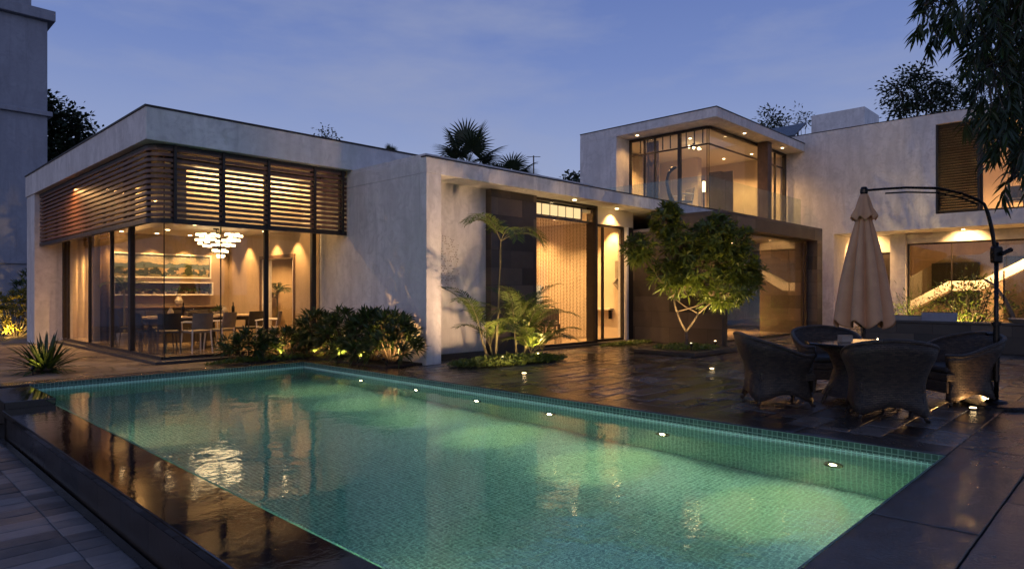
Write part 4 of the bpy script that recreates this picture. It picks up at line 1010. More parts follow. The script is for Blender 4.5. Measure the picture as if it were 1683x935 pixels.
# ================================================================== POOLSIDE FURNITURE
def make_tub_chair():
    t = thing('wicker_chair', '', 'chair', (0, 0, 0), 0, 'wicker tub chairs around the patio table')
    # shell: plan is a rounded square, open to +Y
    N = 40; rows = [0.0, .12, .25, .4, .55, .7, .85, 1.0]
    m = MB(); top = []; uvw = []
    A0, A1 = R(38), R(322)       # measured clockwise from +Y, open front between
    def ring(a, f):
        # a: 0 at front(+Y); superellipse plan
        ca, sa = math.cos(a), math.sin(a); k = 3.2
        q = (abs(ca)**k + abs(sa)**k)**(-1/k)
        back = (1-math.cos(a))/2                        # 1 at the back
        zt = .60 + .25*max(0, (back-.25)/.75)**1.1      # arm to back height
        leg = .05 + .10*abs(math.cos(2*a))**1.2
        z = leg + (zt-leg)*f
        zz = z/.85
        r = .345 - .055*math.sin(PI*min(1, zz*1.25)) + .075*max(0, zz-.45)**1.3*1.8
        return V((sa*q*r, ca*q*r*.98, z))
    for f in rows:
        for i in range(N+1): m.v.append(tuple(ring(A0 + (A1-A0)*i/N, f)))
    for r in range(len(rows)-1):
        for i in range(N): m.f.append((r*(N+1)+i, (r+1)*(N+1)+i, (r+1)*(N+1)+i+1, r*(N+1)+i+1))
    sh = m.build('shell', WICKER, t, smooth=True, local=True, solid=.035)
    # wicker needs a coordinate along the weave
    me = sh.data; uv = me.uv_layers[0].data
    for poly in me.polygons:
        for li in poly.loop_indices:
            vi = me.loops[li].vertex_index; r, i = divmod(vi, N+1); uv[li].uv = (i/N*2.0, me.vertices[vi].co.z)
    rim = MB(); rim.tube([ring(A0 + (A1-A0)*i/N, 1.0) for i in range(N+1)], .024, 8); rim.build('rim', WICKER, sh, smooth=True, local=True)
    m = MB(); pts = [ring(A0 + (A1-A0)*i/N, .0) for i in range(N+1)]
    # seat block and front apron
    m = MB(); m.box(-.27, -.25, .30, .27, .31, .39); m.box(-.27, .285, .16, .27, .312, .30); m.build('seat', WICKER, t, .02, local=True)
    m = MB(); m.box(-.245, -.22, .392, .245, .30, .47); m.build('cushion', CUSHION, t, .03, local=True)
    for i in (-1, 1):
        for j in (-1, 1):
            m = MB(); m.tube([(i*.235, j*.23, .26), (i*.245, j*.24, .14), (i*.265, j*.262, .05), (i*.28, j*.278, 0)], [.026, .026, .019, .015], 8)
            lg = m.build('leg', WICKER, t, smooth=True, local=True)
            MB().lathe([(.017, 0.0), (.019, .03)], (i*.283, j*.283, 0), 8).build('foot_cap', METAL_DK, lg, local=True)
    return t
TX, TY = 8.78, 2.59
tub = make_tub_chair()
def tubchair(first, x, y, face, label):
    o = tub if first else copy_tree(tub)
    o.location = (x, y, .002); o.rotation_euler = (0, 0, face); o['label'] = label; o.scale = (1.14, 1.14, 1.0)
    return o
def facing(x, y): return math.atan2(TY-y, TX-x) - PI/2
c = P(1276, 650, 8.15); tubchair(True, c.x, c.y, facing(c.x, c.y), 'wicker tub chair at the left of the patio table, side on')
c = P(1456, 680, 7.25); tubchair(False, c.x, c.y, facing(c.x, c.y)-.1, 'wicker tub chair nearest the pool with its back to it')
c = P(1362, 625, 9.35); tubchair(False, c.x, c.y, facing(c.x, c.y), 'wicker tub chair behind the patio table, mostly hidden')
c = P(1566, 660, 8.15); tubchair(False, c.x, c.y, facing(c.x, c.y)+.1, 'wicker tub chair between the patio table and the parasol mast')
tb = thing('patio_table', 'round glass-topped wicker table under the folded parasol', 'table', (TX, TY, .002))
MB().lathe([(.62, .71), (.63, .72), (.63, .735), (.62, .742)], (0, 0, 0), 48).build('tabletop', mat_simple('dark_glass_top', (.015, .014, .014), .06, 0, .1, 3, 20, .01), tb, smooth=False, local=True)
MB().lathe([(.44, .10), (.36, .22), (.30, .42), (.36, .60), (.50, .70)], (0, 0, 0), 40, capb=False).build('pedestal', WICKER, tb, smooth=True, local=True)
for k in range(4):
    a = PI/4 + k*PI/2
    MB().tube([(.38*math.cos(a), .38*math.sin(a), .2), (.45*math.cos(a), .45*math.sin(a), .06), (.48*math.cos(a), .48*math.sin(a), 0)], [.03, .022, .016], 8).build('leg', WICKER, tb, local=True)
m = MB(); m.box(-.07, -.05, 0, .07, .05, .085); o = _at(m, 'napkin_box', CERAMIC, (TX-.12, TY+.14, .746), .006); o.rotation_euler = (0, 0, -.7); tag(o, 'small grey box standing on the patio table', 'box')
tl = thing('glint_cup', 'small glowing cup standing in for a light reflection on the patio table', 'glint', (TX+.25, TY-.12, .746))  # glowing cup stands in for a small light reflection on the table
MB().lathe([(.025, 0), (.03, .05)], (0, 0, 0), 12, capt=False).build('glass_cup', GLASS, tl, local=True); MB().lathe([(.008, .012), (.012, .022), (.002, .04)], (0, 0, 0), 8).build('glint_core', BULB, tl, local=True)
# cantilever parasol, folded
pa = thing('parasol', 'folded beige cantilever parasol hanging from a curved black mast', 'parasol', (9.65, 1.36, .002))
cc = P(1420, 400, 8.1); cx, cy = cc.x, cc.y
NF = 8
def flute(q, z): 
    k = (.22 if z < 1.9 else .16)
    k *= 1 + .4*math.sin(2*q+1.2)
    return 1 + .05*math.sin(5*q+2+z) + k*(2*abs(math.cos(NF/2*q + .25*math.sin(2*q)))**.8 - 1.25) + .05*math.cos(3*q+1.1) + .02*math.cos(2*NF*q+z*3)
m = MB()
m.lathe([(.315, .97), (.31, 1.0), (.285, 1.2), (.238, 1.5), (.182, 1.8), (.13, 2.05), (.09, 2.2), (.06, 2.32), (.04, 2.45)], (cx, cy, 0), 96, flute, lambda q, z: (.05*math.cos(NF*q) if z < 1.01 else 0), capb=False, capt=False)
m.build('canopy', CANVAS, pa, smooth=True, solid=.008)
m = MB(); m.lathe([(.14, 2.25), (.13, 2.28), (.095, 2.38), (.06, 2.50), (.04, 2.55)], (cx, cy, 0), 64, lambda q, z: 1 + (.13*math.cos(NF*q) if z < 2.3 else .05*math.cos(NF*q)), lambda q, z: (.025*math.cos(NF*q) if z < 2.3 else 0), capb=False, capt=True)
m.build('vent_flap', CANVAS, pa, smooth=True, solid=.006)
MB().tube([(cx, cy, .80), (cx, cy, 2.56)], .02, 10).lathe([(.05, .93), (.055, .97), (.03, 1.0)], (cx, cy, 0), 12).build('centre_pole', METAL_DK, pa)
rb = MB()
for k in range(NF):
    a = 2*PI*k/NF; rb.tube([(cx+.03*math.cos(a), cy+.03*math.sin(a), 2.40), (cx+.30*math.cos(a), cy+.30*math.sin(a), 1.0)], .007, 4)
rb.build('ribs', METAL_DK, pa)
apx = [(1420, 316), (1424, 313), (1455, 310.5), (1490, 308.5), (1540, 309.5), (1580, 318), (1608, 329), (1618, 336), (1624, 352), (1630, 376), (1634, 402), (1637, 430)]
pts = [P(px, py, 8.1 + (7.86-8.1)*(px-1420)/217) for px, py in apx]
arm = MB().tube(pts, [.015]*4 + [.017]*4 + [.022]*4, 10).build('arm', METAL_DK, pa, smooth=True)
pts2 = [p + V((0, 0, -.055)) for p in pts[2:7]]
MB().tube(pts2, .010, 6).build('rod', METAL_DK, arm, smooth=True)
MB().lathe([(.035, 2.55), (.045, 2.57), (.045, 2.61), (.03, 2.64)], (cx, cy, 0), 12).build('hub', METAL_DK, pa)
mx, my = 9.65, 1.36
MB().tube([(mx, my, .05), (mx, my, 1.95)], .024, 12).build('mast', METAL_DK, pa, smooth=True)
MB().tube([(mx, my, .30), (mx, my, .98)], .033, 12).lathe([(.052, .96), (.052, 1.0)], (mx, my, 0), 12).build('sleeve', METAL_DK, pa)
MB().cbox((mx, my, 1.80), .11, .085, .20, R(-46)).build('crank_box', METAL_DK, pa, .02)
pq = P(1645, 418, 7.8); pq2 = P(1662, 410, 7.8); MB().tube([pq, pq2], [.022, .03], 8).build('crank_handle', METAL_DK, pa)
MB().tube([P(1650, 445, 7.84), P(1650, 462, 7.84), P(1650, 500, 7.84)], .009, 6).tube([P(1640, 500, 7.86), P(1650, 500, 7.84)], .008, 6).build('lever', METAL_DK, pa)
MB().lathe([(.36, 0), (.36, .025), (.34, .045), (.12, .05), (.10, .075), (.05, .09)], (mx, my, .0), 40).build('base', METAL_DK, pa)
MB().tube([(mx-.03, my+.03, .86), (mx-.085, my+.085, .86)], [.012, .02], 8).build('clamp_knob', METAL_DK, pa)
# low dark wall with planters in front of the right wing
lw = thing('low_wall', 'low black stone planter wall in front of the right wing', 'wall', (18.2, 2, 0))
MB().box(17.95, -6, 0, 18.5, 5.3, .63).build('body', PANELSTONE, lw, .008); MB().box(17.92, -6.02, .632, 18.53, 5.33, .68).build('cap', PLINTH, lw, .008)
def pot_box(x, y, sx, sy, h, mat, label, name='planter_box'):
    t = thing(name, label, 'planter', (x, y, .682))
    MB().box(-sx/2, -sy/2, 0, sx/2, sy/2, h).build('box', mat, t, .01, local=True); MB().box(-sx/2+.03, -sy/2+.03, h+.001, sx/2-.03, sy/2-.03, h+.01).build('soil', SOIL, t, local=True); return t
pot_box(18.2, 3.66, .36, .66, .20, NEIGH, 'white rectangular box standing on the low black wall')
pot_box(18.2, 4.55, .30, 1.2, .11, CERAMIC, 'long flat grey trough on the low black wall')
m = MB(); m.lathe([(.16, 0), (.26, .08), (.27, .10), (.22, .09)], (0, 0, 0), 20); tag(_at(m, 'shallow_bowl', CERAMIC, (18.2, 2.1, .682)), 'shallow dark bowl on the low wall right of the white box', 'bowl')
m = MB(); m.lathe([(.12, 0), (.18, .10), (.19, .12), (.15, .11)], (0, 0, 0), 20); tag(_at(m, 'shallow_bowl', CERAMIC, (18.2, 1.5, .682)), 'smaller dark bowl at the right end of the low wall', 'bowl')
# garden behind the low wall
def bush(name, label, x, y, z, rx, ry, h, n, seed, mat=L_TREE, L=.16, W=.05):
    rng = random.Random(seed); t = thing(name, label, 'shrub', (x, y, z)); m = MB(); s = MB()
    for k in range(n//12):
        d = V((rng.gauss(0,1), rng.gauss(0,1), abs(rng.gauss(0,1)))).normalized(); r = rng.uniform(.5, 1.05)
        e = V((d.x*rx*r, d.y*ry*r, .1+d.z*h*r)); s.tube([(e.x*.1, e.y*.1, 0), e*.6, e], [.015, .01, .004], 4)
        for j in range(12):
            q = e + V((rng.gauss(0,1), rng.gauss(0,1), rng.gauss(0,1)))*(L*.8)
            m.quadleaf(q, (q-e).normalized()+d*.5, V((rng.gauss(0,.5), rng.gauss(0,.5), 1)), L*rng.uniform(.6,1.2), W)
    s.build('stem', BARK, t, local=True); m.build('foliage', mat, t, local=True); return t
bush('leafy_bush', 'tall lit leafy bush behind the low black wall', 24.5, 4.1, 0, .95, 1.1, 2.0, 1900, 81)
bush('leafy_bush', 'low lit grassy bush left of the tall bush at the stair foot', 25.0, 5.7, 0, .7, 1.0, 1.15, 1100, 82, L_COVER, .2, .025)
bush('leafy_bush', 'thin leafy bush behind the parasol mast', 24.8, 2.2, 0, .6, .8, 1.35, 700, 83)
bush('leafy_bush', 'small dark bush at the foot of the stair beside the parasol', 25.5, 7.0, 0, .45, .5, .95, 500, 84, L_SHRUB)
tk = thing('twisted_trunk', 'bare twisted pale trunk behind the low wall', 'tree trunk', (23.8, 2.9, 0))
MB().tube([(0, 0, 0), (.1, .1, .7), (-.05, .25, 1.15), (.1, .5, 1.55), (0, .75, 1.75)], [.09, .07, .055, .045, .03], 8).build('trunk', BARK, tk, smooth=True, local=True)
# living room pieces glimpsed in the portal
so = thing('sofa', 'pale sofa seen through the living room glass', 'sofa', (17.6, 12.2, .03), R(0))
MB().box(-.9, -.4, .1, .9, .4, .42).build('seat', LINEN, so, .04, local=True); MB().box(-.9, .28, .42, .9, .45, .85).build('backrest', LINEN, so, .04, local=True)
for i in (-1, 1): MB().box(i*.9-.1, -.4, .1, i*.9+.1, .45, .62).build('armrest', LINEN, so, .03, local=True)
co_ = thing('coffee_table', 'low dark table in front of the pale sofa', 'table', (17.6, 11.2, .03))
MB().box(-.6, -.3, .34, .6, .3, .40).build('tabletop', TABLETOP, co_, .01, local=True)
for i in (-1, 1):
    for j in (-1, 1): MB().box(i*.5-.03, j*.22-.03, 0, i*.5+.03, j*.22+.03, .34).build('leg', DARKCHAIR, co_, local=True)
# beaded screen
bd = thing('bead_curtain', 'shimmering screen of bead strands hanging inside the entrance window', 'curtain', (12.6, 10.62, 3.15))
rng = random.Random(9); m = MB(); n = 78
for k in range(n):
    x = 11.48 + (13.72-11.48)*(k+.5)/n; y = 10.62 + .012*(k % 2); z = 3.16 - rng.uniform(0, .04); pts = []; rad = []; i = 0
    while z > .14:
        pts.append((x+rng.uniform(-.002, .002), y, z)); rad.append(.0078 if i % 2 else .0042); z -= rng.uniform(.03, .055); i += 1
    m.tube(pts, rad, 4)
BEAD = mat_simple('bead', (.20, .125, .06), .3, .35, .3, 30)
m.build('strands', BEAD, bd); MB().box(11.44, 10.58, 3.15, 13.77, 10.69, 3.2).build('rail', FRAME, bd)
gb = thing('lamp_box', 'glowing panelled lantern box above the bead curtain', 'lamp', (12.5, 10.53, 3.22))
for k in range(6): MB().box(11.56+k*.30, 10.50, 3.225, 11.56+k*.30+.235, 10.53, 3.48).build('glowing_panel', PANELGLOW, gb)
MB().box(11.5, 10.535, 3.20, 13.4, 10.565, 3.51).build('casing', FRAME, gb)
fl_ = thing('floor_lamp', 'lit floor lamp with tall pale shade behind the bead curtain', 'lamp', (13.3, 12.0, .05))
MB().tube([(0, 0, .0), (0, 0, .95)], .02, 8).lathe([(.16, 0), (.16, .03)], (0, 0, 0), 16).build('stand', METAL_DK, fl_, local=True)
MB().lathe([(.17, .75), (.15, 1.5)], (0, 0, 0), 20).build('lamp_shade', PANELGLOW, fl_, local=True)
ch1 = copy_tree(dark0); ch1.location = (13.2, 11.45, .05); ch1.rotation_euler = (0, 0, R(200)); ch1['label'] = 'dark chair silhouetted behind the bead curtain'; ch1['group'] = 'chairs in the entrance room'
ch2 = copy_tree(dark0); ch2.location = (14.3, 12.4, .05); ch2.rotation_euler = (0, 0, R(120)); ch2['label'] = 'second dark chair deeper in the entrance room by the door'; ch2['group'] = 'chairs in the entrance room'
cn = thing('console_shelf', 'narrow white console fixed to the hall wall inside the door', 'shelf', (15.5, 11.5, .9))
MB().box(15.40, 11.12, .86, 15.615, 11.95, .91).build('board', WHITEPAINT, cn); MB().box(15.52, 11.2, .6, 15.612, 11.24, .859).build('bracket', METAL_DK, cn); MB().box(15.52, 11.84, .6, 15.612, 11.88, .859).build('bracket', METAL_DK, cn)
wp = thing('wall_sculpture', 'narrow dark sculpture on the hall wall inside the door', 'sculpture', (15.6, 10.98, 1.5))
MB().box(15.56, 10.94, 1.75, 15.615, 11.04, 2.25).tube([(15.58, 10.99, 1.75), (15.56, 11.08, 1.62), (15.56, 10.98, 1.52), (15.58, 10.93, 1.42)], [.03, .05, .035, .02], 8).build('figure', CERAMIC, wp)
# wall ornament on the recessed wall
wo = thing('wall_ornament', 'pattern of small metal scales fixed to the recessed white wall', 'wall ornament', (8.75, 10.41, 2.0)); rng = random.Random(17); m = MB()
for i in range(16):
    for j in range(22):
        u, v_ = (i-7.5)/8, (j-10.5)/11
        if u*u+v_*v_ > 1 + .25*math.sin(i*2.3+j) or rng.random() < .42: continue
        x = 8.75 + u*.36 + (.022 if j % 2 else 0); z = 2.02 + v_*.55 + rng.uniform(-.012, .012); x += rng.uniform(-.012, .012); m.cbox((x, 10.410, z), .020, .008, .020, rng.uniform(-.3, .3), (R(rng.uniform(5, 30)), 'X'))
m.build('scale_pattern', mat_simple('aged_metal', (.50, .45, .40), .5, .1), wo)
# upper room pieces
up = thing('arc_lamp', 'dark curved arc lamp in the upper room window', 'lamp', (20.35, 12.1, 3.9))
MB().lathe([(.16, 0), (.16, .04)], (0, 0, 0), 16).build('base', METAL_DK, up, local=True)
MB().tube([(0, 0, 0), (.0, -.1, .5), (0, .05, .9), (0, .16, 1.3), (0, .08, 1.6), (0, -.05, 1.72)], [.09, .10, .07, .05, .05, .06], 10).build('stem', METAL_DK, up, smooth=True, local=True)
MB().tube([(0, -.02, 1.72), (0, -.22, 1.78)], [.09, .04], 10).build('head', METAL_DK, up, smooth=True, local=True)
ac = copy_tree(grey0); ac.location = (20.45, 11.75, 3.9); ac.rotation_euler = (0, 0, R(60)); ac['label'] = 'grey armchair beside the arc lamp in the upper room'; ac['group'] = 'chairs in the upper room'; ac.scale = (1.25,)*3
fl2 = thing('floor_lamp', 'slim lit floor lamp at the corner of the upper room', 'lamp', (20.55, 10.95, 3.9))
MB().lathe([(.1, 0), (.1, .02)], (0, 0, 0), 12).tube([(0, 0, 0), (0, 0, .85)], .018, 6).build('stand', METAL_DK, fl2, local=True); MB().lathe([(.05, .85), (.05, 1.2)], (0, 0, 0), 12).build('lamp_shade', BULB_SM, fl2, local=True)
cb = thing('wardrobe', 'dark wardrobe with open door in the upper room', 'wardrobe', (24.6, 12.2, 3.9))
MB().box(-.35, 0, 0, .35, .5, 2.2).build('carcass', DARKCHAIR, cb, local=True); MB().box(-.36, -.5, .03, -.32, 0, 2.15).build('door', FRAME, cb, local=True)
cf = thing('ceiling_fitting', 'small branching ceiling light in the upper room', 'ceiling light', (21.6, 11.9, 6.70)); m = MB()
MB().lathe([(.05, 0), (.05, -.03)], (0, 0, 0), 10).tube([(-.25, .05, -.12), (0, 0, -.05), (.25, -.06, -.12)], .012, 5).build('frame', METAL_DK, cf, local=True)
for (x, y) in ((-.25, .05), (.25, -.06), (0, 0)): MB().lathe([(.02, -.2), (.05, -.15), (.03, -.11)], (x, y, 0), 10).build('bulb', BULB, cf, local=True)
# right upper room silhouettes
for i, (y, x, lab) in enumerate(((3.4, 27.6, 'dark chair left of the table behind the upper right window'), (1.9, 27.8, 'dark chair right of the table behind the upper right window'))):
    o = copy_tree(dark0); o.location = (x, y, 3.8); o.rotation_euler = (0, 0, R(90-180*i)); o['label'] = lab; o['group'] = 'chairs in the upper right room'; o.scale = (1.4,)*3
t_ = make_table('dining_table', 'dark table behind the upper right window', 27.7, 2.7, .9, .8); t_.location.z = 3.8; t_.scale = (1.2, 1.2, 1.3)
# indoor plants
def indoor_palm(label, x, y, z, h, seed, n=14, fl=.6):
    rng = random.Random(seed); t = thing('potted_palm', label, 'plant', (x, y, z)); lf = MB(); st = MB()
    MB().lathe([(.12, 0), (.16, .14), (.17, .3), (.15, .3)], (0, 0, 0), 16).build('pot', CERAMIC, t, local=True)
    st.tube([(0, 0, .25), (0, .02, h)], [.025, .02], 6)
    for k in range(n): frond(lf, st, (0, 0.02, h-.25*rng.random()), 2.4*k, rng.uniform(20, 75), fl, rng, 14, .2, 80, .02, .006)
    st.build('stem', STEM, t, local=True); lf.build('foliage', L_SHRUB, t, local=True)
indoor_palm('tall potted palm at the left end of the painting wall', 4.95, 17.9, FZ, 1.45, 91)
indoor_palm('potted palm standing in the hall beyond the inner doorway', 8.28, 16.75, .06, 1.35, 92, 12, .45)
indoor_palm('small potted palm in the far left room', 5.0, 18.95, FZ, .8, 93, 10, .5)
# ================================================================== NEAR OVERHANGING TREE (top right)
nx, ny = 11.2, .15
nt = thing('overhanging_tree', 'dark drooping long-leaved tree overhanging the terrace', 'tree', (nx, ny, 0)); rng = random.Random(101); lf = MB(); br = MB()
br.tube([(0, 0, 0), (.05, 0, 1.6), (0, .05, 3.2), (-.1, .1, 4.6)], [.2, .16, .13, .09], 10)
def spray(px, py, d, n, L=.20, W=.034, droop=(.0, 1.0), root=None):
    """a drooping twig with long leaves hanging about a point of the crown"""
    e = P(px, py, d); e = V((e.x-nx, e.y-ny, e.z)); s = root or V((-.1, .1, 4.4))
    return e
anchors = []
def limb(pxs, d, r0=.05):
    pts = [V((-.05, .08, 3.9))] + [V((q.x-nx, q.y-ny, q.z)) for q in (P(px, py, d) for px, py in pxs)]
    br.tube(pts, [r0*(1-.75*i/(len(pts)-1)) for i in range(len(pts))], 7); return pts
limbs = [limb([(1700, 20), (1640, -20), (1570, -15), (1520, 10)], 7.6), limb([(1700, 60), (1650, 60), (1620, 110)], 7.2, .06), limb([(1700, 150), (1660, 170), (1640, 230)], 7.4, .05), limb([(1710, -60), (1640, -80), (1560, -70)], 7.8), limb([(1720, 200), (1680, 260), (1660, 300)], 7.3, .04)]
def hang(px, py, d, length, nleaf, side=1.0):
    e = P(px, py, d); p = V((e.x-nx, e.y-ny, e.z)); q = min((pt for l in limbs for pt in l[1:]), key=lambda w: (w-p).length)
    br.tube([q, q.lerp(p, .55)+V((0, 0, .05)), p], [.010, .007, .004], 4)
    az = rng.uniform(0, 2*PI); dirh = V((math.cos(az), math.sin(az), 0))*.5 - RT*.35*side
    pts = [p]; N = 7
    for i in range(N):
        t = (i+1)/N; pts.append(pts[-1] + (dirh*(1-t*.6) + V((0, 0, -.35-.9*t))).normalized()*(length/N))
    br.tube(pts, [.004*(1-.8*i/N) for i in range(N+1)], 4)
    for k in range(nleaf):
        t = rng.uniform(.05, 1)*N; i = min(N-1, int(t)); o = pts[i].lerp(pts[i+1], t-i); tg = (pts[i+1]-pts[i]).normalized()
        a = rng.uniform(0, 2*PI); sd = tg.cross(V((math.cos(a), math.sin(a), .2))).normalized()
        lf.leaf(o, tg*.75 + sd*.75 + V((0, 0, -.15)), V((rng.gauss(0,.5), rng.gauss(0,.5), 1)), rng.uniform(.11, .22), rng.uniform(.024, .034), .2)
reg = [  # outline of the crown in photo terms: y, x-left, x-right
 (-120, 1560, 1780), (-70, 1530, 1780), (-30, 1510, 1760), (5, 1505, 1740), (30, 1530, 1740), (60, 1600, 1740), (95, 1612, 1740), (130, 1606, 1740), (165, 1600, 1740), (195, 1618, 1740), (215, 1640, 1740), (240, 1660, 1740), (262, 1676, 1740)]
for (y, x0, x1) in reg:
    n = int((x1-x0)/7.5)
    for k in range(n):
        x = x0 + (x1-x0)*(k+rng.random())/n
        if y < 60 and x < 1610 and rng.random() < .45: continue
        hang(x, y + rng.uniform(-22, 10), rng.uniform(6.5, 8.4), rng.uniform(.26, .5), rng.randint(18, 28))
br.build('trunk', BARK_DK, nt, smooth=True, local=True); lf.build('crown', L_NEAR, nt, local=True)
# ================================================================== OUTDOOR LAMPS
def ground_light(name, label, x, y, z, group=None, r=.035, aim=None, energy=0, cone=80, blend=.7, col=WARM, soft=.03):
    t = thing(name, label, 'garden light', (x, y, z), 0, group)
    MB().lathe([(r*1.25, 0), (r*1.25, .012), (r*1.05, .016)], (0, 0, 0), 14).build('housing', METAL_DK, t, local=True)
    MB().lathe([(r, .0165), (r*.9, .022)], (0, 0, 0), 14).build('lens', BULB, t, local=True)
    if energy: lamp('garden_beam', 'SPOT', (x, y, z+.05), energy, col, soft, aim, cone, blend)
def spike_light(label, x, y, aim, energy, cone=90, z=.0, group='spike lights in the planting', col=WARM, blend=.8):
    t = thing('spike_light', label, 'garden light', (x, y, z), 0, group); d = (V(aim)-V((x, y, z+.12))).normalized(); o = V((0, 0, .12))
    MB().tube([(0, 0, 0), (0, 0, .10)], .008, 6).tube([o - d*.05, o + d*.03], [.022, .028], 10).build('housing', METAL_DK, t, local=True)
    MB().tube([o + d*.031, o + d*.036], [.024, .02], 10).build('lens', BULB, t, local=True)
    lamp('spike_beam', 'SPOT', V((x, y, z)) + o + d*.045, energy, col, .02, aim, cone, blend)
G = 1.0
spike_light('spike light low behind the shrubs under the dining glass', 6.25, 12.42, (6.3, 12.9, .4), 10*G, 110)
spike_light('spike light at the foot of the shrubs where glass meets wall', 6.80, 12.2, (7.2, 12.5, .45), 13*G, 110)
spike_light('spike light between the tall shrubs by the white wall', 6.79, 11.3, (7.3, 11.5, .55), 16*G, 100)
spike_light('spike light under the bushy shrub near the white corner', 6.79, 10.55, (7.3, 10.7, .55), 16*G, 105)
spike_light('spike light at the white corner beside the largest shrub', 6.85, 9.75, (7.3, 10.1, .6), 16*G, 100)
lamp('wall_wash_beam', 'SPOT', (7.62, 11.4, .1), 5*G, WARM, .02, (7.72, 11.4, 1.6), 70, .8)
lamp('wall_wash_beam', 'SPOT', (7.62, 12.6, .1), 5*G, WARM, .02, (7.72, 12.5, 1.6), 70, .8)
ground_light('deck_light', 'bright little deck light on the terrace in front of the palms', 8.0, 7.5, .003, 'deck lights set in the terrace', aim=(9.6, 10.3, 2.6), energy=75*G, cone=95, col=(1, .62, .34), soft=.10)
spike_light('spike light among the ground cover under the golden palm', 9.75, 8.75, (9.5, 9.0, 1.0), 34*G, 110, col=(1, .66, .22))
spike_light('second spike light at the foot of the tall slender palm', 8.75, 8.75, (9.0, 9.3, 1.6), 8*G, 80, col=(1, .66, .25))
spike_light('spike light in the planter left of the tree stem', 13.05, 7.25, (13.4, 7.7, 1.9), 27*G, 115, .1, col=(1, .68, .26))
spike_light('spike light in the planter right of the tree stem', 14.05, 7.2, (13.9, 7.4, 1.9), 27*G, 115, .1, col=(1, .68, .26))
spike_light('spike light at the base of the strap-leaved clump', 2.3, 13.15, (2.5, 13.5, .4), 1.6*G, 110)
spike_light('spike light in front of the gold-lit round shrub', 3.55, 24.3, (4.0, 25.2, .35), 55*G, 85, col=(1, .62, .18))
spike_light('spike light aimed at the tall bush behind the low wall', 23.4, 4.2, (24.6, 4.1, 1.5), 50*G, 110, col=(1, .68, .25))
spike_light('spike light aimed at the stair foot bush', 24.0, 5.9, (25.1, 5.8, .9), 26*G, 110, col=(1, .68, .25))
ground_light('deck_light', 'small deck light beside the foot of the right wicker chair', 9.22, 1.52, .003, 'deck lights set in the terrace', aim=(9.6, 2.2, .9), energy=1.2*G, cone=120)
ground_light('deck_light', 'extra deck light added behind the parasol base to brighten the chairs', 11.6, 1.75, .003, 'deck lights set in the terrace', aim=(9.2, 2.0, .55), energy=14*G, cone=70)  # added lamp, gives the wicker chairs more warm light
ground_light('deck_light', 'extra deck light added on the open terrace to brighten the tree', 10.8, 5.6, .003, 'deck lights set in the terrace', aim=(13.5, 7.6, 2.1), energy=60*G, cone=52, col=(1, .62, .22))  # added lamp, lights the tree crown from the front
# underwater lights
PL = [(2.13, 'nearest underwater light on the long pool wall', 1.7), (3.92, 'second nearest underwater light on the long pool wall', 1.5), (5.57, 'third underwater light from the near end of the long pool wall', .8), (6.95, 'faint underwater light midway along the long pool wall', .35), (8.36, 'second farthest underwater light on the long pool wall', .55), (9.9, 'farthest underwater light on the long pool wall', .5)]
LZ = -.62
PE = 78
for (y, lab, k) in PL:
    t = thing('pool_light', lab, 'pool light', (PX1-t if False else 6.438, y, LZ), 0, 'underwater lights of the pool')
    m = MB(); m.tube([(0, 0, 0), (-.02, 0, 0)], .085, 20); m.build('rim', METAL_DK, t, local=True)
    m = MB(); m.tube([(-.0205, 0, 0), (-.03, 0, 0)], [.034, .022], 18); m.build('lens', POOLBULB, t, local=True)
    lamp('pool_beam', 'SPOT', (6.36, y, LZ), PE*k, (1, .74, .33), .02, (5.82, y+.15, -1.35), 60, 1.0)
    lamp('pool_spill', 'SPOT', (6.36, y, LZ), 30*.18*(.4+.6*k), (1, .84, .52), .02, (4.5, y, -1.0), 172, .5)
for (y, lab) in ((3.2, 'underwater light on the overflow side near the camera end'), (8.6, 'underwater light on the overflow side toward the house')):
    t = thing('pool_light', lab, 'pool light', (2.053, y, LZ), 0, 'underwater lights of the pool')
    m = MB(); m.tube([(0, 0, 0), (.02, 0, 0)], .085, 20); m.build('rim', METAL_DK, t, local=True)
    m = MB(); m.tube([(.0205, 0, 0), (.03, 0, 0)], [.034, .022], 18); m.build('lens', POOLBULB, t, local=True)
    lamp('pool_beam', 'SPOT', (2.10, y, LZ), 30*.13, (1, .83, .48), .04, (3.4, y, -1.3), 120, .8)
# ================================================================== SKY, SUN, CAMERA
world = bpy.data.worlds.new('World'); scene.world = world; world.use_nodes = True
wt = world.node_tree; wt.nodes.clear()
def wn(k): return wt.nodes.new(k)
tc = wn('ShaderNodeTexCoord'); sep = wn('ShaderNodeSeparateXYZ'); wt.links.new(tc.outputs['Generated'], sep.inputs[0])
rp = wn('ShaderNodeValToRGB'); wt.links.new(sep.outputs[2], rp.inputs['Fac'])
stops = [(0, (.38, .42, .57)), (.10, (.365, .42, .60)), (.20, (.285, .355, .585)), (.32, (.175, .25, .53)), (.45, (.115, .18, .45)), (.75, (.085, .14, .34)), (1, (.07, .115, .28))]
cr = rp.color_ramp
while len(cr.elements) < len(stops): cr.elements.new(.5)
for e, (p, c) in zip(cr.elements, stops): e.position = p; e.color = (*c, 1)
mp = wn('ShaderNodeMapping'); wt.links.new(tc.outputs['Generated'], mp.inputs['Vector']); mp.inputs['Scale'].default_value = (1.6, 1.6, 5.5)
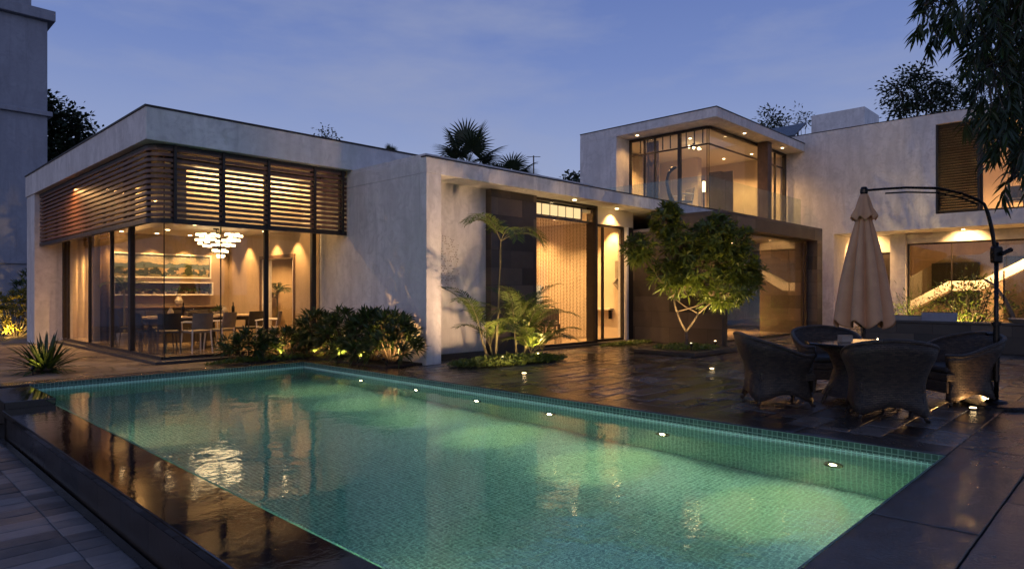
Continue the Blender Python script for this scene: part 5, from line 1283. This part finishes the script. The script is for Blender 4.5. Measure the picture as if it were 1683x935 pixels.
nz = wn('ShaderNodeTexNoise'); wt.links.new(mp.outputs[0], nz.inputs['Vector']); nz.inputs['Scale'].default_value = 2.1; nz.inputs['Detail'].default_value = 7; nz.inputs['Roughness'].default_value = .55
r2 = wn('ShaderNodeValToRGB'); wt.links.new(nz.outputs['Fac'], r2.inputs['Fac']); r2.color_ramp.elements[0].position = .46; r2.color_ramp.elements[1].position = .74
mu = wn('ShaderNodeMath'); mu.operation = 'MULTIPLY'; wt.links.new(r2.outputs['Color'], mu.inputs[0]); mu.inputs[1].default_value = .6
mx_ = wn('ShaderNodeMix'); mx_.data_type = 'RGBA'; wt.links.new(mu.outputs[0], mx_.inputs[0]); wt.links.new(rp.outputs['Color'], mx_.inputs[6]); mx_.inputs[7].default_value = (.32, .36, .52, 1)
bg = wn('ShaderNodeBackground'); wt.links.new(mx_.outputs[2], bg.inputs['Color']); bg.inputs['Strength'].default_value = 1.0
wo_ = wn('ShaderNodeOutputWorld'); wt.links.new(bg.outputs[0], wo_.inputs['Surface'])
sd = bpy.data.lights.new('afterglow_sun', 'SUN'); sd.energy = .2; sd.angle = R(15); sd.color = (1, .72, .58)
so_ = bpy.data.objects.new('afterglow_sun', sd); COL.objects.link(so_)
so_.rotation_euler = V((.93, .30, -.22)).to_track_quat('-Z', 'Y').to_euler()
cam = bpy.data.cameras.new('camera'); cam.sensor_width = 36; cam.lens = 36*F/1683; cam.shift_y = (HY-467.5)/1683; cam.clip_start = .05; cam.clip_end = 2000
co = bpy.data.objects.new('camera', cam); COL.objects.link(co); co.location = (0, 0, CAMH); co.rotation_euler = (R(90), 0, FA - PI/2)
scene.camera = co
scene.view_settings.view_transform = 'Standard'; scene.view_settings.look = 'None'; scene.view_settings.exposure = 0; scene.view_settings.gamma = 1
scene.view_settings.use_curve_mapping = False
scene.render.engine = 'CYCLES'; cy = scene.cycles
cy.use_denoising = True
cy.max_bounces = 9; cy.diffuse_bounces = 3; cy.glossy_bounces = 4; cy.transmission_bounces = 6; cy.transparent_max_bounces = 24; cy.volume_bounces = 0
cy.sample_clamp_indirect = 4; cy.caustics_refractive = True; cy.caustics_reflective = False; cy.blur_glossy = .5
cy.use_light_tree = True
